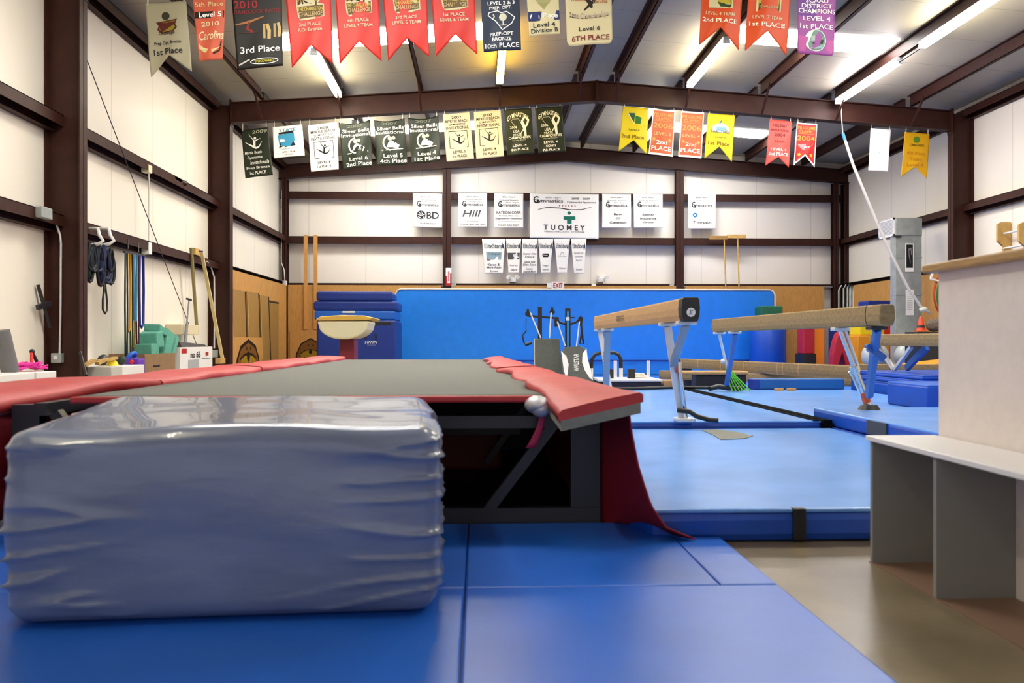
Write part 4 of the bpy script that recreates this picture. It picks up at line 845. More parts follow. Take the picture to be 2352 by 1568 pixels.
midb('amber yellow swallowtail banner nearest the right column', ((2078, 303), (2135, 308), (2070, 407), (2129, 410)), '#f2b808', shape='swallow', notch=(2099, 383), items=[('c', .5, .15, .13, '#5a9020'), ('t', .52, .27, .55, .05, 'CHALLENGE', '#4a3c10'), ('t', .5, .45, .70, .075, '4th Place', '#d88a10'), ('t', .5, .58, .46, .075, 'Team', '#d88a10'), ('t', .5, .71, .62, .075, 'Level 4', '#d88a10')])
# sponsor sheets on the end wall
SG, TG = 'white sponsor sheets on the upper back girt', 'white tapering pennants on the lower back girt'
def sheet(label, quad, items, group=SG, name='sponsor_banner', cat='banner', Y=22.165): return banner(name, label, cat, group, quad, Y, '#f4f1ee', items=items, wob=.004)
K2 = '#24242a'
def gym(y=.31): return [('t', .5, .10, .42, .035, 'Elite Stars', '#3a3a40'), ('t', .5, .195, .64, .035, 'Corporate Sponsors', '#3a3a40'), ('t', .50, y + .035, .74, .11, 'Gymnastics', K2), ('t', .20, y, .13, .17, 'G', K2), ('t', .62, y - .055, .42, .03, 'Elite Stars', '#9a9aa0', .3)]
sheet('white sponsor sheet with a round globe emblem left of the first brown post', ((948, 443), (1016, 445), (950, 521), (1016, 523)), gym() + [('c', .27, .64, .15, K2), ('p', [(.16, .68), (.27, .72), (.38, .68), (.33, .76), (.21, .76)], '#f4f1ee'), ('l', [(.15, .62), (.27, .66), (.39, .62)], .02, '#f4f1ee'), ('l', [(.27, .52), (.27, .62)], .015, '#f4f1ee'), ('l', [(.20, .54), (.25, .63)], .012, '#f4f1ee'), ('l', [(.34, .54), (.29, .63)], .012, '#f4f1ee'), ('t', .67, .645, .42, .20, 'BD', K2), ('t', .5, .88, .54, .05, 'Go Elite Stars', '#3a3a40')])
sheet('white sponsor sheet with a script word right of the first brown post', ((1053, 443), (1119, 444), (1053, 521), (1119, 521)), gym() + [('t', .46, .60, .58, .20, 'Hill', '#55555c', .35), ('t', .5, .73, .5, .03, 'DENTISTRY', '#c8c4c4'), ('t', .5, .84, .4, .045, 'Good luck', K2), ('t', .5, .925, .88, .05, 'Dresses And Elite Stars', K2)])
sheet('white sponsor sheet full of bold lines left of the large sponsor banner', ((1135, 444), (1202, 445), (1135, 523), (1202, 523)), gym() + [('t', .5, .555, .84, .085, 'KAYDON CORP.', K2), ('t', .5, .65, .70, .04, 'Turning ideas into', K2), ('t', .5, .735, .90, .05, 'Engineered Solutions', K2), ('t', .5, .82, .80, .025, 'www.kaydonbearings.com', '#5a5a60'), ('t', .5, .915, .72, .055, 'Good luck stars', K2)])
bq = ((1217, 444), (1375, 446), (1217, 546), (1375, 549))
sheet('large white sponsor banner with a green figure emblem at the centre of the back wall', bq, [('t', .27, .17, .42, .10, 'Gymnastics', K2), ('t', .09, .14, .08, .16, 'G', K2), ('t', .34, .09, .22, .03, 'Elite Stars', '#9a9aa0', .3), ('t', .74, .105, .27, .045, '2008 - 2009', K2), ('t', .75, .19, .42, .05, 'Corporate Sponsors', K2)] +
      [('c', .43 + .045 * i, .27, .010, '#c89098') for i in range(6)] + [('l', [(.12, .36, .006), (.25, .31, .010), (.42, .32, .012), (.60, .36, .012), (.75, .35, .010), (.90, .29, .004)], .01, K2),
      ('c', .57, .43, .026, '#12806a'), ('p', [(.49, .50), (.66, .50), (.66, .58), (.605, .58), (.605, .67), (.54, .67), (.54, .58), (.49, .58)], '#12806a'), ('t', .50, .755, .60, .12, 'T U O M E Y', '#3a3c44'), ('t', .50, .85, .58, .03, 'HEALTHCARE SYSTEM', '#b0aeb2')], name='sponsor_banner')
sheet('white sponsor sheet with three short bold lines right of the large sponsor banner', ((1383, 445), (1449, 446), (1383, 523), (1449, 523)), gym() + [('t', .55, .60, .28, .06, 'Bank', K2), ('t', .55, .72, .13, .06, 'Of', K2), ('t', .55, .84, .58, .065, 'Clarendon', K2)])
sheet('white sponsor sheet reading Insurance Group left of the second brown post', ((1455, 445), (1522, 446), (1456, 523), (1522, 523)), gym() + [('t', .5, .61, .42, .065, 'Sumter', K2), ('t', .5, .725, .56, .065, 'Insurance', K2), ('t', .5, .845, .36, .065, 'Group', K2)])
sheet('white sponsor sheet with a small blue emblem right of the second brown post', ((1580, 445), (1644, 446), (1581, 525), (1644, 525)), gym() + [('c', .25, .61, .085, '#2a8ad0'), ('c', .25, .61, .035, '#f4f1ee'), ('t', .5, .825, .66, .10, 'Thompson', K2)])
def pen(label, quad, items): return sheet(label, quad, [('t', .47, .20, .78, .14, 'EliteStars', '#46525e'), ('p', [(.88, .10), (.94, .18), (.98, .32), (.90, .24), (.84, .32), (.87, .2)], '#2c4866')] + items, TG, 'sponsor_pennant', 'pennant')
pen('widest tapering white pennant, with a pale landscape picture', ((1107, 549), (1161, 549), (1114, 628), (1155, 628)), [('b', .14, .37, .86, .60, '#a8c4d0'), ('t', .52, .43, .6, .07, 'Calypso', '#5a7a90', .2), ('p', [(.16, .62), (.22, .50), (.32, .62)], '#c04830'), ('t', .5, .74, .62, .07, 'Karen &', '#44444c', .2), ('t', .5, .83, .76, .07, 'Mary Ryan', '#44444c', .2), ('t', .5, .93, .42, .07, 'Jones', '#44444c', .2)])
pen('tapering white pennant with a dark grey car picture', ((1162, 549), (1197, 549), (1168, 627), (1192, 627)), [('b', .04, .40, .96, .60, '#5c5a60'), ('p', [(.2, .52), (.4, .44), (.75, .45), (.9, .54), (.75, .58), (.3, .58)], '#d8d8da'), ('t', .5, .77, .7, .05, 'Good luck', '#85858c', .2), ('t', .5, .90, .6, .06, 'Stars', '#55555c', .2)])
pen('straight sided white pennant with only script lines', ((1199, 549), (1235, 549), (1199, 628), (1234, 628)), [('t', .5, .42, .84, .06, 'Sumter Area', '#85858c', .2), ('t', .5, .51, .6, .06, 'Dance', '#85858c', .2), ('t', .5, .66, .74, .06, 'Good luck', '#6a6a70', .2), ('t', .5, .74, .84, .06, 'Elite Stars', '#6a6a70', .2), ('t', .5, .86, .4, .06, 'Love', '#6a6a70', .2), ('t', .5, .94, .8, .06, 'Dad & Mom', '#6a6a70', .2)])
pen('tapering white pennant with a black lozenge badge', ((1236, 549), (1271, 549), (1243, 627), (1263, 627)), [('p', [(.30, .42), (.70, .42), (.78, .47), (.70, .53), (.30, .53), (.22, .47)], '#1c1c22'), ('t', .5, .475, .34, .03, 'Piggly', '#e8e8ea'), ('t', .5, .78, .6, .05, 'Piggly', '#85858c'), ('t', .5, .90, .6, .06, 'Express', '#55555c', .2)])
pen('tapering white pennant with a faint arch emblem', ((1273, 549), (1309, 549), (1281, 627), (1302, 627)), [('l', [(.36, .47), (.42, .40), (.58, .40), (.64, .47)], .03, '#b8b8bc'), ('t', .5, .50, .7, .04, 'Carolina', '#a8a8ae', .2), ('t', .5, .86, .6, .06, 'Simpson', '#85858c', .2)])
pen('rightmost tapering white pennant with pale script', ((1311, 549), (1347, 549), (1319, 628), (1341, 628)), [('t', .5, .40, .7, .06, 'Good Luck', '#85858c', .2), ('t', .5, .51, .66, .06, 'Gymnasts', '#a8a8ae', .2), ('t', .5, .62, .5, .06, 'Spirit', '#a8a8ae', .2), ('t', .5, .88, .6, .06, 'Smith', '#a8a8ae', .2)])
# ------------------------------------------------------------------ exercise machines and cart before the wall mat
def trainer(label, x, y, zt, lean, parts):
    t = thing('cable_trainer', label, 'exercise machine', (x, y, .03)); return t
Y = 14.0
t = trainer('black cable exercise machine with plain grey back board', 1.1, Y, 1.5, 0, None)
MB().hexa([(.93, Y - .35, .03), (1.40, Y - .35, .03), (1.40, Y - .29, .03), (.93, Y - .29, .03)], [(.945, Y - .05, .965), (1.37, Y - .05, .965), (1.37, Y + .01, .965), (.945, Y + .01, .965)]).build('back_board', mat('charcoal_vinyl', (.075, .085, .075), .6, noise_amt=.2, nscale=30), t, bevel=.02)
MB().hexa([(.925, Y - .28, .03), (.94, Y - .28, .03), (.94, Y - .26, .03), (.925, Y - .26, .03)], [(.935, Y + .0, .96), (.945, Y + .0, .96), (.945, Y + .03, .96), (.935, Y + .03, .96)]).build('edge_rail', M_cream, t)
a, c = at(1240, 705, Y + .1), at(1240, 790, Y + .1)
MB().box(a.x - .035, a.x + .035, Y + .07, Y + .13, .03, a.z).build('upright', M_blackm, t, bevel=.005)
MB().bar(at(1211, 725, Y + .08), at(1284, 731, Y + .08), .03, .035).build('cross_arm', M_blackm, t)
for px, py in ((1212, 718), (1268, 714)):
    p = at(px, py, Y + .05); b = MB(); b.cyl(p + V(0, -.03, -.02), p + V(0, .03, -.02), .045, n=14); b.cyl(p + V(0, 0, 0), p + V(.005, 0, .06), .022, n=8); b.build('pulley', M_black, t)
for p, q in (((1218, 718), (1242, 776)), ((1266, 718), (1262, 776))):
    MB().cyl(at(*p, Y + .0), at(*q, Y - .08), .012, n=6).build('cable', M_rope, t)
b = MB(); b.tube([at(1209, 732, Y), at(1208, 750, Y), at(1209, 760, Y)], .006, 5); b.tube([at(1209, 759, Y), at(1200, 770, Y), at(1203, 786, Y), at(1206, 791, Y)], .012, 6); b.cyl(at(1206, 792, Y), at(1221, 787, Y), .025, n=8); b.build('hand_grip', M_black, t)
MB().bar((1.15, Y - .9, .07), (1.15, Y + .3, .07), .08, .08).build('base', M_blackm, t)
t = trainer('black cable exercise machine with white winged back board and lettering', 1.65, Y - .4, 1.5, 0, None)
Y = 13.6
mcb = mat('charcoal_vinyl', (.075, .085, .075))
def bsf(px, py, l=0): return at(px, py, Y - .30 + (880 - py) / 85 * .25) - V(0, l, 0)
pts = [(1296, 880), (1291, 850), (1289, 812), (1297, 797), (1334, 795), (1347, 802), (1352, 830), (1362, 868), (1368, 885), (1350, 900), (1310, 900)]
MB().prism([bsf(*p) for p in pts], (0, .05, 0)).build('back_board', mcb, t, bevel=.012)
for w in ([(1289, 806), (1301, 818), (1306, 836), (1304, 858), (1300, 868), (1295, 850)], [(1347, 800), (1338, 812), (1337, 832), (1343, 850), (1353, 866), (1362, 873), (1357, 850), (1350, 825)]):
    MB().prism([bsf(*p, .004) for p in w], (0, .02, 0)).build('white_wing', M_white, t)
tm = MB(); text_on(tm, lambda u, v, l: bsf(lerp(1314, 1333, 1 - v if False else v), lerp(852, 812, u), .012), .5, .5, 1.0, .62, 'WALSTAR', 0, 0); tm.build('lettering', M_white, t)
a = at(1304, 708, Y + .1)
MB().box(a.x - .045, a.x + .045, Y + .07, Y + .12, .03, a.z).build('upright', M_blackm, t, bevel=.005)
MB().box(a.x - .018, a.x + .018, Y + .055, Y + .07, .75, a.z - .05).build('blue_inlay', mat('cyan_blue', (.02, .25, .60), .4), t)
p = at(1304, 732, Y + .05); MB().box(p.x - .03, p.x + .03, Y + .04, Y + .07, p.z - .03, p.z + .03).build('white_plate', M_white, t)
b = MB(); b.tube([at(1277, 732, Y + .06), at(1288, 741, Y + .06), at(1298, 744, Y + .08), at(1310, 744, Y + .08), at(1322, 740, Y + .06), at(1333, 732, Y + .06)], .02, 8); b.bar(at(1298, 729, Y + .08), at(1320, 729, Y + .08), .02, .02); b.build('cross_arm', M_blackm, t)
for px, py, g in ((1278, 733, 0), (1333, 732, 1)):
    p = at(px, py, Y + .04); b = MB(); b.cyl(p + V(0, -.03, 0), p + V(0, .03, 0), .04, n=14); b.cyl(p + V(0, 0, -.12), p + V(.02 * (1 if g else -1), 0, -.01), .03, .02, 8); b.build('pulley', M_black, t)
for p, q in (((1280, 738), (1298, 794)), ((1331, 738), (1324, 795))): MB().cyl(at(*p, Y + .0), at(*q, Y - .05), .011, n=6).build('cable', M_rope, t)
b = MB(); b.tube([at(1335, 745, Y), at(1337, 760, Y), at(1334, 775, Y), at(1332, 788, Y), at(1340, 790, Y), at(1337, 762, Y)], .016, 6); b.build('hand_grip', M_black, t)
MB().bar((1.65, Y - .9, .07), (1.65, Y + .3, .07), .08, .08).build('base', M_blackm, t)
# equipment cart
t = thing('equipment_cart', 'low black cart with a hoop handle and two white posts', 'cart', (2.3, 13.2, .03))
x0, x1 = 1.88, 2.86
MB().box(x0, x1, 12.9, 13.7, .20, .29).build('deck', M_blackm, t, bevel=.01)
MB().box(x0, x1 + .02, 12.88, 13.72, .29, .32).build('deck_rim', M_white, t)
for x in (x0 + .1, x1 - .1):
    for y in (12.97, 13.6): MB().cyl((x - .02, y, .115), (x + .02, y, .115), .085, n=14).build('wheel', M_black, t)
b = MB(); b.tube([(1.84, 13.5, .46), (1.85, 13.5, .62), (1.90, 13.5, .70), (2.0, 13.5, .73), (2.22, 13.5, .73), (2.29, 13.5, .70), (2.33, 13.5, .62), (2.33, 13.5, .46)], .032, 10); b.build('hoop_handle', M_black, t)
for x in (1.84, 2.33): MB().cyl((x, 13.5, .32), (x, 13.5, .48), .033, n=10).build('handle_sleeve', M_white, t)
for x in (2.155, 2.68): MB().cyl((x, 13.0, .32), (x, 13.0, .615), .028, n=10).build('post', M_white, t)
for px, lab in ((1403, 'black foam cube on the cart by the hoop handle'), (1450, 'black foam cube on the cart between the white posts')):
    p = at(px, 870, 13.25); block('foam_cube', lab, 'block', p.x - .055, p.x + .055, 13.2, 13.32, .321, .47, M_black, .005, 'black cubes on the cart')
t = thing('rope_coil', 'coil of pale rope with red flecks on the cart deck', 'rope', (2.6, 13.3, .32))
b = MB()
for k in range(3): b.tube([(2.62 + (.14 - .03 * k) * math.cos(q * .5), 13.45 + (.12 - .02 * k) * math.sin(q * .5), .34 + .022 * k + .006 * math.sin(q * 2)) for q in range(13)], .014, 6)
b.build('coil', M_rope, t)
block('wood_block', 'short tan timber block on the floor right of the cart', 'wood', 2.92, 3.25, 13.0, 13.3, .028, .30, M_suede, .01)
# ------------------------------------------------------------------ right back corner
t = thing('barrel_mat', 'blue barrel mat standing at the right end of the wall mat', 'mat', (7.3, 20.6, .03))
MB().lathe([(0, .03), (.42, .03), (.45, .07), (.45, 1.51), (.42, 1.55), (0, 1.55)], (7.32, 20.7, 0), 28).build('barrel', M_blue, t)
block('foam_block', 'green foam block on the blue barrel mat', 'block', 7.06, 7.62, 20.45, 20.95, 1.552, 1.80, M_green)
t = thing('foam_block', 'dark red foam block on a black base by the blue barrel', 'block', (7.8, 19.5, .03))
MB().box(7.68, 7.955, 19.3, 19.7, .62, 1.25).build('block', M_crimson, t, bevel=.02); MB().box(7.66, 7.97, 19.25, 19.75, .03, .62).build('base', M_black, t)
block('foam_block', 'upright orange foam block between dark red block and grey board', 'block', 7.98, 8.235, 19.4, 19.7, .03, 1.26, M_orange, .02)
block('grey_board', 'narrow grey board standing right of the orange block', 'board', 8.25, 8.37, 19.5, 19.53, .03, 1.3, mat('grey_paint', (.22, .22, .22), .6), .004)
t = thing('a_frame_mat', 'crimson A shaped foam mat with a dark notch at its foot', 'mat', (8.3, 18.9, .03))
def ap(px, py): return at(px, py, 18.25)
b = MB(); b.prism([ap(1913, 872), ap(1914, 815), ap(1920, 785), ap(1927, 766), ap(1935, 760), ap(1944, 768), ap(1952, 790), ap(1958, 835), ap(1959, 872), ap(1948, 872), ap(1943, 835), ap(1935, 808), ap(1927, 836), ap(1924, 872)], (0, .25, 0)); b.build('foam_legs', M_crimson, t, bevel=.01)
block('foam_block', 'tall navy foam block behind the crimson A shaped mat', 'block', 8.52, 9.05, 19.9, 20.3, .03, 1.36, M_navy)
block('foam_block', 'amber foam cube under the yellow block', 'block', 8.66, 9.42, 18.6, 19.2, .03, 1.05, M_amber)
block('foam_block', 'yellow foam block on the amber cube', 'block', 8.72, 9.32, 18.65, 19.15, 1.052, 1.29, M_yellow)
block('foam_block', 'tall bright red foam block left of the metal duct', 'block', 9.46, 9.79, 19.3, 19.7, .03, 1.66, M_redv)
block('foam_block', 'navy foam block on top of the bright red block', 'block', 9.2, 9.79, 19.25, 19.75, 1.662, 1.88, M_navy)
block('low_platform', 'low black platform under the two silver exercise balls', 'platform', 8.0, 9.55, 16.62, 17.25, .028, .33, M_black, .01)
for px, lab in ((2010, 'silver exercise ball by the blue beam leg'), (2086, 'silver exercise ball framed by the V leg of the far beam')):
    p = at(px, 815, 16.95); tag(MB().ball((p.x, 16.95, .33 + .275), .275, 28).build('exercise_ball', M_ball), lab, 'ball', 'silver exercise balls')
t = thing('wedge_mat', 'amber wedge mat behind the low brown beam next to the half wall', 'mat', (7.9, 14, .03))
MB().prism([(7.25, 13.9, .03), (8.9, 13.9, .03), (8.9, 13.9, .66), (7.25, 13.9, .47)], (0, .8, 0)).build('wedge', M_amber, t, bevel=.02)
block('black_cabinet', 'black cabinet carrying the orange cone by the right column', 'cabinet', 8.42, 9.2, 15.55, 16.05, .03, 1.10, M_black, .01)
t = thing('traffic_cone', 'orange traffic cone with a dark band on the black cabinet', 'cone', (8.95, 15.8, 1.1))
MB().box(8.50, 8.73, 15.72, 15.90, 1.101, 1.12).build('base', M_orange, t, bevel=.006)
MB().lathe([(.085, 1.12), (.022, 1.40), (.015, 1.41), (0, 1.41)], (8.615, 15.81, 0), 20).build('cone_body', mat('cone_red', (.75, .06, .02), .5), t)
MB().lathe([(.073, 1.18), (.062, 1.23)], (8.615, 15.81, 0), 20).build('band', M_black, t)
t = tag(MB().ball((8.87, 15.8, 1.232), (.15, .12, .13), 18).build('fur_bundle', mat('grey_brown_fur', (.18, .14, .11), .95, noise_amt=.6, nscale=25, bump=.8, bscale=60)), 'fuzzy grey brown bundle beside the orange cone', 'bundle')
# galvanised duct with register, poster and notice
t = thing('air_duct', 'grey galvanised air duct with a white register near the right column', 'duct', (9.2, 17.4, 0))
MB().box(8.885, 9.46, 17.32, 17.55, .029, 3.18).build('duct_riser', M_galv, t, bevel=.01)
MB().box(8.885, 9.46, 17.30, 18.05, 3.17, 3.55).build('duct_elbow', M_galv, t, bevel=.01)
MB().box(8.84, 9.0, 17.28, 17.31, 3.13, 3.17).build('hanger', M_blackm, t)
b = MB(); b.box(8.86, 8.885, 17.34, 18.02, 3.17, 3.21); b.box(8.86, 8.885, 17.34, 18.02, 3.52, 3.56); b.box(8.86, 8.885, 17.34, 17.38, 3.17, 3.56); b.box(8.86, 8.885, 17.98, 18.02, 3.17, 3.56)
r = b.build('register_frame', M_white, t)
b = MB()
for k in range(11): z = 3.22 + k * .028; b.bar((8.868, 17.38, z), (8.868, 17.98, z), .012, .016)
b.box(8.880, 8.884, 17.38, 17.98, 3.21, 3.52, 1); b.build('grille', [M_lam, M_galv], r)
for z in (.9, 1.9, 2.7): MB().box(8.88, 9.465, 17.31, 17.56, z, z + .02).build('seam_band', M_galv, t)
t = thing('poster', 'framed dark poster of a gymnast on the metal duct', 'poster', (9.0, 17.31, 2.3))
a, c = at(2079, 559, 17.31), at(2098, 624, 17.31); MB().box(a.x, c.x, 17.300, 17.309, c.z, a.z).build('frame', M_white, t)
decorate(t, lambda u, v, l: V(lerp(a.x, c.x, u), 17.300 - l, lerp(a.z, c.z, v)), .3, [('b', .12, .04, .90, .86, '#1c1c1e'), ('l', [(.40, .25, .10), (.48, .45, .16), (.62, .70, .05)], .1, '#8a8a8c'), ('l', [(.40, .26), (.66, .16), (.74, .40)], .06, '#c8c8c8'), ('c', .44, .20, .08, '#9a9a9a')], .002)
t = thing('notice_sheet', 'white printed notice below the poster on the metal duct', 'paper', (9.0, 17.31, 1.3))
a, c = at(2080, 665, 17.31), at(2099, 724, 17.31); MB().box(a.x, c.x, 17.303, 17.308, c.z, a.z).build('sheet', M_white, t)
decorate(t, lambda u, v, l: V(lerp(a.x, c.x, u), 17.303 - l, lerp(a.z, c.z, v)), .35, [('b', .15, .2 + .07 * i, .82, .215 + .07 * i, '#b8b8bc') for i in range(9)], .002)
# rope pulled aside from the rafter to the duct
t = thing('climbing_rope', 'white rope slanting from the middle rafter down to the right', 'rope', (7.4, 16.3, 5.2))
a = at(1932, 232, 16.36); c = at(1936, 306, 16.36)
b = MB(); b.tube([a, a.lerp(c, .5) + V(-.01, 0, 0), c], .012, 6); b.build('chain', M_galv, t)
d = at(1941, 322, 16.38)
MB().cyl(c, d, .03, n=10).build('blue_tape', mat('light_blue_tape', (.10, .36, .62), .5), t)
pts = [d] + [at(px, py, 16.38 + .5 * k / 6) for k, (px, py) in enumerate(((1960, 380), (1990, 452), (2018, 520), (2050, 590), (2085, 660), (2118, 708)))]
MB().tube(pts, .03, 8).build('rope', M_rope, t)
e = pts[-1]; b = MB(); b.ball(e + V(.03, 0, -.02), (.09, .06, .06), 14); b.tube([e + V(.05, 0, -.03), e + V(.14, 0, -.07), e + V(.17, .02, -.12)], [.035, .03, .02], 8); b.build('knot', M_rope, t)
# bracket with coiled cords on the right column
t = thing('hose_bracket', 'white square bracket on the right brown column above the half wall', 'bracket', (9.3, 16.3, 2.2))
q = [at(*p, 16.2) for p in ((2137, 640), (2147, 615), (2166, 620), (2160, 646))]
for k in range(4): MB().bar(q[k], q[(k + 1) % 4], .03, .03).build('bar', M_white, t)
MB().bar(at(2160, 630, 16.2), (9.62, 16.42, at(2160, 630, 16.2).z), .04, .04).build('arm', M_white, t)
for k, (c_, lab) in enumerate((('#d8481c', 'orange extension cord coiled on the bracket by the right column'), ('#1c8a4c', 'green cord coiled on the bracket by the right column'), ('#16211c', 'black cord coiled on the bracket by the right column'))):
    ce = at(2166 + 2 * k, 676 + 3 * k, 16.24); b = MB()
    for j in range(2): b.tube([ce + V((.19 - .03 * k + .02 * j) * math.sin(q_ * math.pi / 10) + .02 * j, -.03 * k - .02 * j, (.40 - .02 * j - (.06 if k == 1 else 0)) * math.cos(q_ * math.pi / 10)) for q_ in range(20)], .014, 6, closed=True)
    tag(b.build('cord_coil', ink(c_)), lab, 'cord', 'cords coiled on the bracket')
# ladder rack on the right wall
t = thing('bar_rack', 'wooden rack with two rods high on the right wall', 'rack', (9.9, 15.4, 2.4))
for px in (2306, 2356):
    ps = [(px - 9, 508), (px - 4, 503), (px + 9, 503), (px + 9, 590), (px - 1, 590), (px - 1, 560), (px - 9, 548)]
    yb = atX(px, 540, 9.9).y
    MB().prism([V(9.78 + (qx - px + 9) * .014, yb, H + (CY - qy) * yb / FPX * 1.0) for qx, qy in ps], (0, .05, 0)).build('side_board', M_oak, t)
ya, yc = atX(2306, 540, 9.9).y, atX(2356, 540, 9.9).y
for py in (530, 565): z = H + (CY - py) * ya / FPX; MB().cyl((9.9, ya, z), (9.9, yc, z), .018, n=8).build('rod', M_white, t)
# pipes in the corner
for i, px in enumerate((1938, 1949, 1958, 1966)):
    x = at(px, 680, 21.6).x; b = MB(); b.tube([(x, 21.9, .0), (x, 21.9, 2.30 + .03 * i), (x + .08, 21.9, 2.42 + .03 * i)], .022, 6)
    tag(b.build('corner_pipe', M_galv), 'grey pipe rising in the right back corner beside the plywood', 'pipe', 'pipes in the right back corner')
# ------------------------------------------------------------------ left wall gear
XB = -4.62
def shelfbox(label, y0, y1, m=M_white): return block('storage_box', label, 'box', XL + .03, XB, y0, y1, 0, .60, m, .01)
shelfbox('long white storage box at the left edge carrying the grey roll', 6.6, 8.80)
shelfbox('short white storage box in front of the first brown column', 8.84, 9.25)
shelfbox('pale grey storage box just behind the first brown column', 10.6, 10.9, M_greylam if False else mat('pale_grey_paint', (.55, .54, .50), .5))
shelfbox('long white storage box under the hanging bands', 10.93, 11.62)
def onbox(px, py, X=-4.85): return atX(px, py, X)
t = thing('foam_roller', 'grey foam roller leaning at the left edge on the white box', 'roller', onbox(20, 852))
a = onbox(24, 853, -4.9); a.z = .602
MB().cyl(a + V(.0, 0, .0), a + V(-.05, -.09, .43), .085, n=24).build('roller', mat('grey_roller', (.14, .14, .145), .8), t)
MB().box(-5.05, -4.75, 7.2, 7.62, .601, .78).build('crate', M_redv).parent = None
o = bpy.data.objects['crate']; o.name = 'red_crate'; tag(o, 'red crate at the left picture edge before the grey roller', 'crate')
p = onbox(66, 850); p.z = .602
t = thing('net_ball', 'bright pink net bundle on the left white box', 'bundle', p)
b = MB(); 
for k in range(9): b.tube([p + V(.05 * math.sin(k) + (.05 + .008 * k) * math.cos(q * .7), .22 * math.sin(q * .7 + k * .5) * (1 - .05 * k), .03 + .006 * k + .02 * math.sin(q * 1.7 + k)) for q in range(10)], .012, 5)
b.build('strands', mat('hot_pink', (.85, .03, .40), .6), t)
t = thing('hand_gripper', 'red and black spring hand grip standing in the pink bundle', 'hand grip', p)
b = MB(); b.cyl(p + V(.06, -.05, .05), p + V(.03, .0, .20), .02, .016, 10); b.build('red_handle', M_redv, t); b = MB(); b.cyl(p + V(.06, .09, .05), p + V(.03, .02, .20), .02, .016, 10); b.ball(p + V(.03, .01, .21), .028, 10); b.build('black_handle', M_black, t)
t = thing('lever_bar', 'black bar with a cross clamp hanging on the wall left of the first column', 'bar', atX(98, 700, -5.25))
b = MB(); b.cyl(atX(87, 654, -5.26), atX(116, 752, -5.2), .022, n=8); b.build('bar', M_black, t)
b = MB(); b.bar(atX(86, 706, -5.23), atX(116, 696, -5.2), .04, .06); b.build('clamp', M_blackm, t)
t = thing('floor_stick', 'black stick leaning beside the first brown column base', 'stick', (-4.7, 10.6, 0))
a = atX(184, 808, -4.78); c = atX(198, 862, -4.55); MB().cyl(a, a + (c - a) * 1.0, .016, n=8).build('stick', M_black, t)
# small gear on the boxes
def small(name, label, cat, px, py, fn, grp=None):
    q = onbox(px, py); q.z = .602; b = MB(); m = fn(b, q); return tag(b.build(name, m), label, cat, grp)
for i, (px, dx, ang) in enumerate(((202, 0, .4), (222, .05, .5), (238, -.04, .35), (250, .02, .6))):
    small('wood_paddle', ('tan wooden block nearest the first column among gear on the box', 'tan wooden block second from the column among gear on the box', 'tan wooden block third from the column among gear on the box', 'tan wooden block beside the yellow disc on the box')[i], 'wood', px, 845,
          lambda b, q: (b.bar(q + V(dx, -.10, .02 + .02 * i), q + V(dx + .03, .10, .045 + ang * .09), .06, .035), M_oak)[1], 'wooden blocks on the white box')
small('yellow_disc', 'yellow half disc lying on the long white box', 'disc', 258, 840, lambda b, q: (b.ball(q + V(0, 0, .0), (.07, .10, .075), 16), M_yellow)[1])
small('black_bag', 'black pouch behind the yellow disc on the white box', 'bag', 262, 838, lambda b, q: (b.ball(q + V(-.16, .05, .06), (.07, .12, .085), 14), M_black)[1])
small('dark_ball', 'dark green ball right of the yellow disc', 'ball', 279, 838, lambda b, q: (b.ball(q + V(0, 0, .06), .062, 16), mat('dark_green', (.015, .03, .02), .6))[1])
small('grip_ring', 'blue foam ring leaning among gear on the white box', 'ring', 303, 834, lambda b, q: (b.tube([q + V(.03 * math.sin(k * .5), .07 * math.cos(k * math.pi / 8), .095 + .06 * math.sin(k * math.pi / 8)) for k in range(16)], .03, 8, closed=True), mat('ring_blue', (.02, .13, .62), .5))[1])
small('dumbbell', 'red hand weight in front of the blue ring', 'hand weight', 297, 836, lambda b, q: (b.cyl(q + V(.06, -.08, .03), q + V(.06, .06, .055), .026, n=10), M_redv)[1])
small('dumbbell', 'pale pink hand weight right of the blue ring', 'hand weight', 321, 832, lambda b, q: (b.cyl(q + V(.0, -.07, .03), q + V(.0, .10, .07), .028, n=10), mat('pale_pink', (.75, .38, .36), .5))[1])
ya, yb_ = atX(338, 840, -4.7).y, atX(364, 840, -4.7).y
block('foam_block', 'purple foam block beside the cardboard box on the left', 'block', -4.98, -4.7, 11.64, 11.86, 0, .68, M_purple, .02)
# cardboard box of teal foam
t = thing('cardboard_box', 'cardboard box full of teal foam by the left wall', 'box', (-4.9, 12.9, 0))
ya, yb_ = 11.89, atX(402, 830, -4.72).y
b = MB(); y0, y1 = ya, yb_; zt = .74
b.box(-5.22, -5.19, y0, y1, 0, zt); b.box(-4.75, -4.72, y0, y1, 0, zt); b.box(-5.19, -4.75, y0, y0 + .03, 0, zt); b.box(-5.19, -4.75, y1 - .03, y1, 0, zt); b.box(-5.19, -4.75, y0, y1, 0, .02)
b.build('box_body', M_card, t)
MB().box(-4.719, -4.715, y0 + .3, y0 + .55, .55, .57).build('hand_hole', M_black, t)
rr = random.Random(3)
tl = ('teal foam chunk at the front left of the cardboard box', 'teal foam chunk standing upright in the cardboard box', 'largest teal foam slab leaning to the right in the cardboard box', 'top teal foam chunk of the cardboard box pile', 'teal foam strip hanging over the right of the box', 'teal foam chunk low in the box middle')
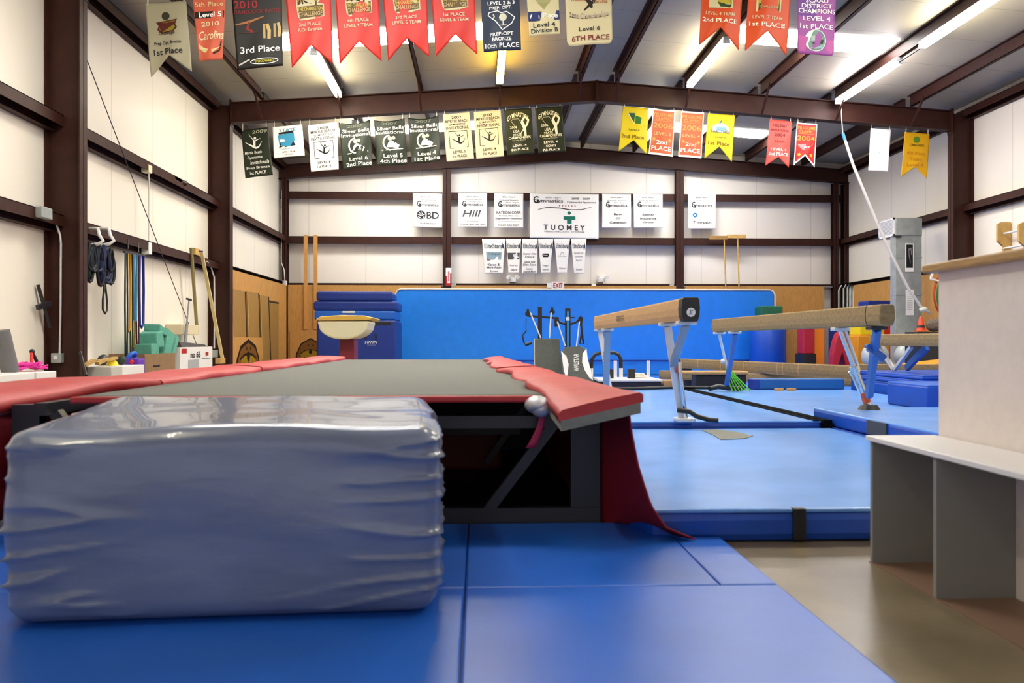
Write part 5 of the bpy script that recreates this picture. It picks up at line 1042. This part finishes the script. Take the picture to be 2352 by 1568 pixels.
for i, (px, py, sx, sy, sz, rot) in enumerate(((336, 806, .28, .30, .20, .05), (346, 780, .28, .26, .24, .1), (368, 793, .26, .26, .50, -.45), (362, 761, .26, .38, .12, -.3), (387, 800, .22, .10, .50, -.6), (356, 822, .25, .5, .10, 0))):
    p = atX(px, py, -4.88); b = MB(); R_ = Matrix.Rotation(rot, 3, 'X')
    vs = [p + R_ @ V(sx / 2 * a, sy / 2 * c, sz / 2 * d) + V(rr.uniform(-.02, .02), rr.uniform(-.02, .02), rr.uniform(-.02, .02)) for a, c, d in ((-1, -1, -1), (1, -1, -1), (1, 1, -1), (-1, 1, -1), (-1, -1, 1), (1, -1, 1), (1, 1, 1), (-1, 1, 1))]
    b.hexa(vs[:4], vs[4:]); tag(b.build('foam_chunk', M_teal, None, bevel=.015), tl[i], 'foam', 'teal foam chunks in the cardboard box')
# white tub with lid and lettering
ya, yb_ = atX(414, 820, -4.76).y, atX(488, 820, -4.76).y; zt = atX(430, 797, -4.76).z
t = thing('white_carton', 'white printed carton reading 65 with a black edged lid', 'carton', (-4.85, (ya + yb_) / 2, 0))
MB().box(-5.2, -4.76, ya, yb_, 0, zt).build('carton_body', M_white, t, bevel=.006)
MB().hexa([(-5.2, ya + .1, zt), (-4.77, ya + .1, zt), (-4.77, yb_ - .2, zt), (-5.2, yb_ - .2, zt)], [(-5.2, ya + .2, zt + .09), (-4.84, ya + .2, zt + .09), (-4.84, yb_ - .2, zt + .04), (-5.2, yb_ - .2, zt + .04)]).build('lid_edge', M_black, t)
decorate(t, lambda u, v, l: V(-4.76 + l, lerp(ya, yb_, u), lerp(zt, zt - .42, v)), (yb_ - ya) / .42, [('b', .03, .06, .18, .24, '#d03024'), ('b', .76, .22, .86, .36, '#d03024'), ('t', .44, .30, .30, .24, 'no 65', '#181818'), ('b', .22, .5, .55, .9, '#c8ccd0'), ('b', .64, .46, .92, .5, '#a8acb0')], .002)
# poles near the second column
t = thing('wooden_pole', 'olive wooden pole hanging on the left wall', 'pole', atX(445, 670, -5.1))
MB().cyl(atX(439, 569, -5.08), atX(453, 766, -5.08), .03, n=10).build('pole', mat('olive_wood', (.24, .20, .07), .6), t)
t = thing('wooden_pole', 'pale yellow wooden pole leaning against the second brown column', 'pole', atX(485, 700, -4.9))
a, c = atX(463, 580, -5.05), atX(512, 828, -4.7); MB().bar(a, c, .055, .035).build('pole', mat('pale_wood', (.62, .50, .24), .5), t)
MB().box(c.x - .06, c.x + .03, c.y - .25, c.y + .05, c.z - .05, c.z + .05).build('foot_block', M_oak, t)
MB().cyl(a + V(-.12, -.2, 0.02), a + V(.02, 0, .02), .015, n=6).build('hook', M_blackm, t)
t = thing('wall_hook_rail', 'small wooden peg block at the upper end of the poles', 'block', atX(455, 580, -5.1)); p = atX(447, 578, -5.12)
MB().box(p.x - .05, p.x + .05, p.y - .1, p.y + .15, p.z - .06, p.z + .06).build('block', M_oak, t)
t = thing('hand_pump', 'thin grey pole with a black T handle by the white carton', 'pump', atX(430, 740, -4.95))
a, c = atX(434, 688, -4.98), atX(425, 790, -4.95)
MB().cyl(a, c, .014, n=8).build('shaft', mat('grey_shaft', (.2, .21, .23), .4, .4), t); MB().cyl(a + V(0, -.1, .01), a + V(0, .1, .0), .02, n=8).build('handle', M_black, t); MB().cyl(a.lerp(c, .55), c + V(0, 0, -.02), .024, .03, n=10).build('barrel', mat('grey_shaft', (.2, .21, .23)), t)
p = atX(420, 757, -5.15); block('wall_bracket', 'cream wooden block on the left wall above the white carton', 'block', XL + .01, XL + .28, p.y - .42, p.y + .42, p.z - .09, p.z + .09, mat('cream_wood', (.72, .62, .42), .5), .01)
# jump ropes looped on two white hooks
for (px, lab) in ((222, 'white hook on the left girt nearer the first column'), (247, 'white hook on the left girt farther from the first column')):
    b = MB(); X = -5.08
    b.tube([atX(px - 16, 525, -5.09), atX(px + 3, 525, -4.95), atX(px + 6, 540, -4.9), atX(px + 15, 553, -4.85), atX(px + 4, 560, -4.9), atX(px - 14, 563, -5.02)], .022, 8)
    tag(b.build('wall_hook', M_white), lab, 'hook', 'white hooks on the left girt')
def loopset(label, px0, px1, py0, py1, cols, seed):
    r = random.Random(seed); t = thing('jump_rope_bundle', label, 'jump ropes', atX((px0 + px1) / 2, py1, -5.0))
    for k in range(13):
        c0 = r.uniform(px0 + 5, px1 - 6); wd = r.uniform(6, 13); top = py0 + r.uniform(0, 10); bot = py1 - r.uniform(0, 36); X = -5.0 + r.uniform(-.07, .07)
        pts = [atX(c0 + wd * math.sin(q * math.pi / 9) * (.7 + .3 * math.cos(q * math.pi / 9 + 3.14)) + r.uniform(-1, 1), (top + bot) / 2 - (bot - top) / 2 * math.cos(q * math.pi / 9), X) for q in range(18)]
        MB().tube(pts, .021, 6, closed=True).build('rope_loop', ink(cols[k % len(cols)]), t)
    return t
loopset('bundle of dark jump ropes with a green one on the nearer white hook', 191, 228, 560, 648, ['#0e1420', '#101828', '#16283c', '#0c0e14', '#10202c', '#142034', '#0c1018', '#1c6a44', '#0e1420', '#101828', '#16283c', '#0c0e14', '#10202c'], 1)
loopset('bundle of navy jump ropes on the farther white hook', 222, 262, 564, 656, ['#16224c', '#0e1220', '#1c2c70', '#0c0e14'], 5)
b = MB(); b.tube([atX(x, y, -4.97) for x, y in ((240, 640), (239, 665), (236, 690), (236, 710), (241, 720), (246, 713), (246, 692), (243, 665))], .014, 6, closed=True)
tag(b.build('hanging_strap', M_black), 'single long black loop hanging below the navy jump ropes', 'strap')
# resistance bands on a hook rail
b = MB(); b.tube([atX(294, 550, -5.08), atX(294, 572, -5.0)], .008, 5); b.tube([atX(318, 557, -5.08), atX(318, 580, -5.0)], .008, 5); b.bar(atX(284, 578, -5.02), atX(331, 587, -5.02), .03, .03)
tag(b.build('hook_rail', M_blackm), 'black hook rail on the left wall carrying the exercise bands', 'rail')
for px, w, bot, c_, lab in ((290, 4, 818, '#1c3a34', 'dark teal exercise band at the near end of the hook rail'), (296, 5, 762, '#e0a828', 'yellow orange exercise band on the hook rail'), (302, 4, 836, '#3a4a28', 'olive exercise band with a black handle on the hook rail'), (307, 4, 800, '#a08a2c', 'mustard exercise band on the hook rail'), (311, 5, 740, '#5aa0d0', 'light blue exercise band on the hook rail'), (316, 4, 838, '#4a1c2c', 'maroon exercise band on the hook rail'), (325, 8, 752, '#2434a0', 'wide royal blue exercise band at the far end of the hook rail')):
    t = thing('exercise_band', lab, 'exercise band', atX(px, bot, -4.99), 'exercise bands on the hook rail')
    top = 578 + (px - 284) * .19; zo = .045 * (int(px) % 3 - 1)
    pts = [atX(px - w / 2, top + 2, -5.0 + zo), atX(px - w / 2 - 1, (top + bot) / 2, -4.98 + zo), atX(px - w / 2, bot - 6, -4.98 + zo), atX(px, bot, -4.97 + zo), atX(px + w / 2, bot - 8, -4.97 + zo), atX(px + w / 2 + 1, (top + bot) / 2, -4.97 + zo), atX(px + w / 2, top + 2, -4.99 + zo)]
    MB().tube(pts, (.013 if w < 8 else .02), 6, closed=True).build('band', ink(c_), t)
    if bot > 790: b = MB(); p = atX(px, bot, -4.96 + zo); b.tube([p, p + V(.02, -.06, -.10), p + V(.02, .06, -.12), p], .012, 5, closed=True); b.build('handle', M_black, t)
# electrics on the left: switch boxes and conduit, wall clock-like device, brace rod
t = thing('switch_box', 'grey switch box low on the first brown column', 'switch', (-5.1, 10.35, .7)); p = at(135, 822, 10.38)
MB().box(p.x - .062, p.x + .062, 10.31, 10.392, p.z - .06, p.z + .06).build('box', M_galv, t, bevel=.008); MB().box(p.x - .02, p.x + .02, 10.29, 10.31, p.z - .015, p.z + .03).build('toggle', M_white, t)
b = MB(); b.tube([atX(100, 488, -5.08), at(118, 493, 10.25), at(128, 510, 10.33), at(138, 540, 10.36), at(140, 560, 10.37), at(139, 700, 10.37), at(137, 812, 10.37)], .014, 7)
tag(b.build('column_conduit', M_alu), 'white conduit bending down the first brown column', 'conduit')
p = atX(93, 490, -5.1); block('junction_box', 'grey junction box on the left girt before the first column', 'box', XL + .2, XL + .28, p.y - .12, p.y + .12, p.z - .06, p.z + .07, M_galv, .008)
b = MB(); b.tube([atX(475, 600, -5.08), at(484, 612, 16.2), at(492, 636, 16.36), at(493, 720, 16.36), at(492, 800, 16.36)], .016, 7); tag(b.build('column_conduit', M_alu), 'white conduit on the second brown column', 'conduit')
p = at(493, 812, 16.36); block('switch_box', 'grey switch box at the foot of the conduit on the second column', 'switch', p.x - .06, p.x + .06, 16.3, 16.392, p.z - .07, p.z + .07, M_galv, .008)
b = MB(); b.tube([atX(342, 392, -5.12), atX(342, 570, -5.12)], .012, 6); tag(b.build('wall_conduit', M_white), 'thin vertical conduit on the left wall between the girts', 'conduit')
p = atX(343, 388, -5.1); block('junction_box', 'cream junction box on the upper left girt', 'box', XL + .1, XL + .22, p.y - .07, p.y + .07, p.z - .06, p.z + .06, M_cream, .008)
p = atX(343, 570, -5.1); block('junction_box', 'white junction box on the lower left girt', 'box', XL + .1, XL + .22, p.y - .06, p.y + .06, p.z - .09, p.z + .09, M_white, .008)
p = atX(410, 411, -5.1); t = thing('emergency_light', 'pale emergency light on the upper left girt', 'light', p)
MB().box(XL + .1, XL + .2, p.y - .15, p.y + .15, p.z - .03, p.z + .04).build('housing', M_cream, t); MB().cyl((XL + .15, p.y + .2, p.z), (XL + .22, p.y + .3, p.z - .02), .03, .045, 8).build('lamp_head', M_black, t)
b = MB(); b.cyl(atX(196, 128, -5.06), atX(452, 792, -5.06), .007, n=6); tag(b.build('brace_cable', M_blackm), 'thin diagonal brace cable across the left wall', 'cable')
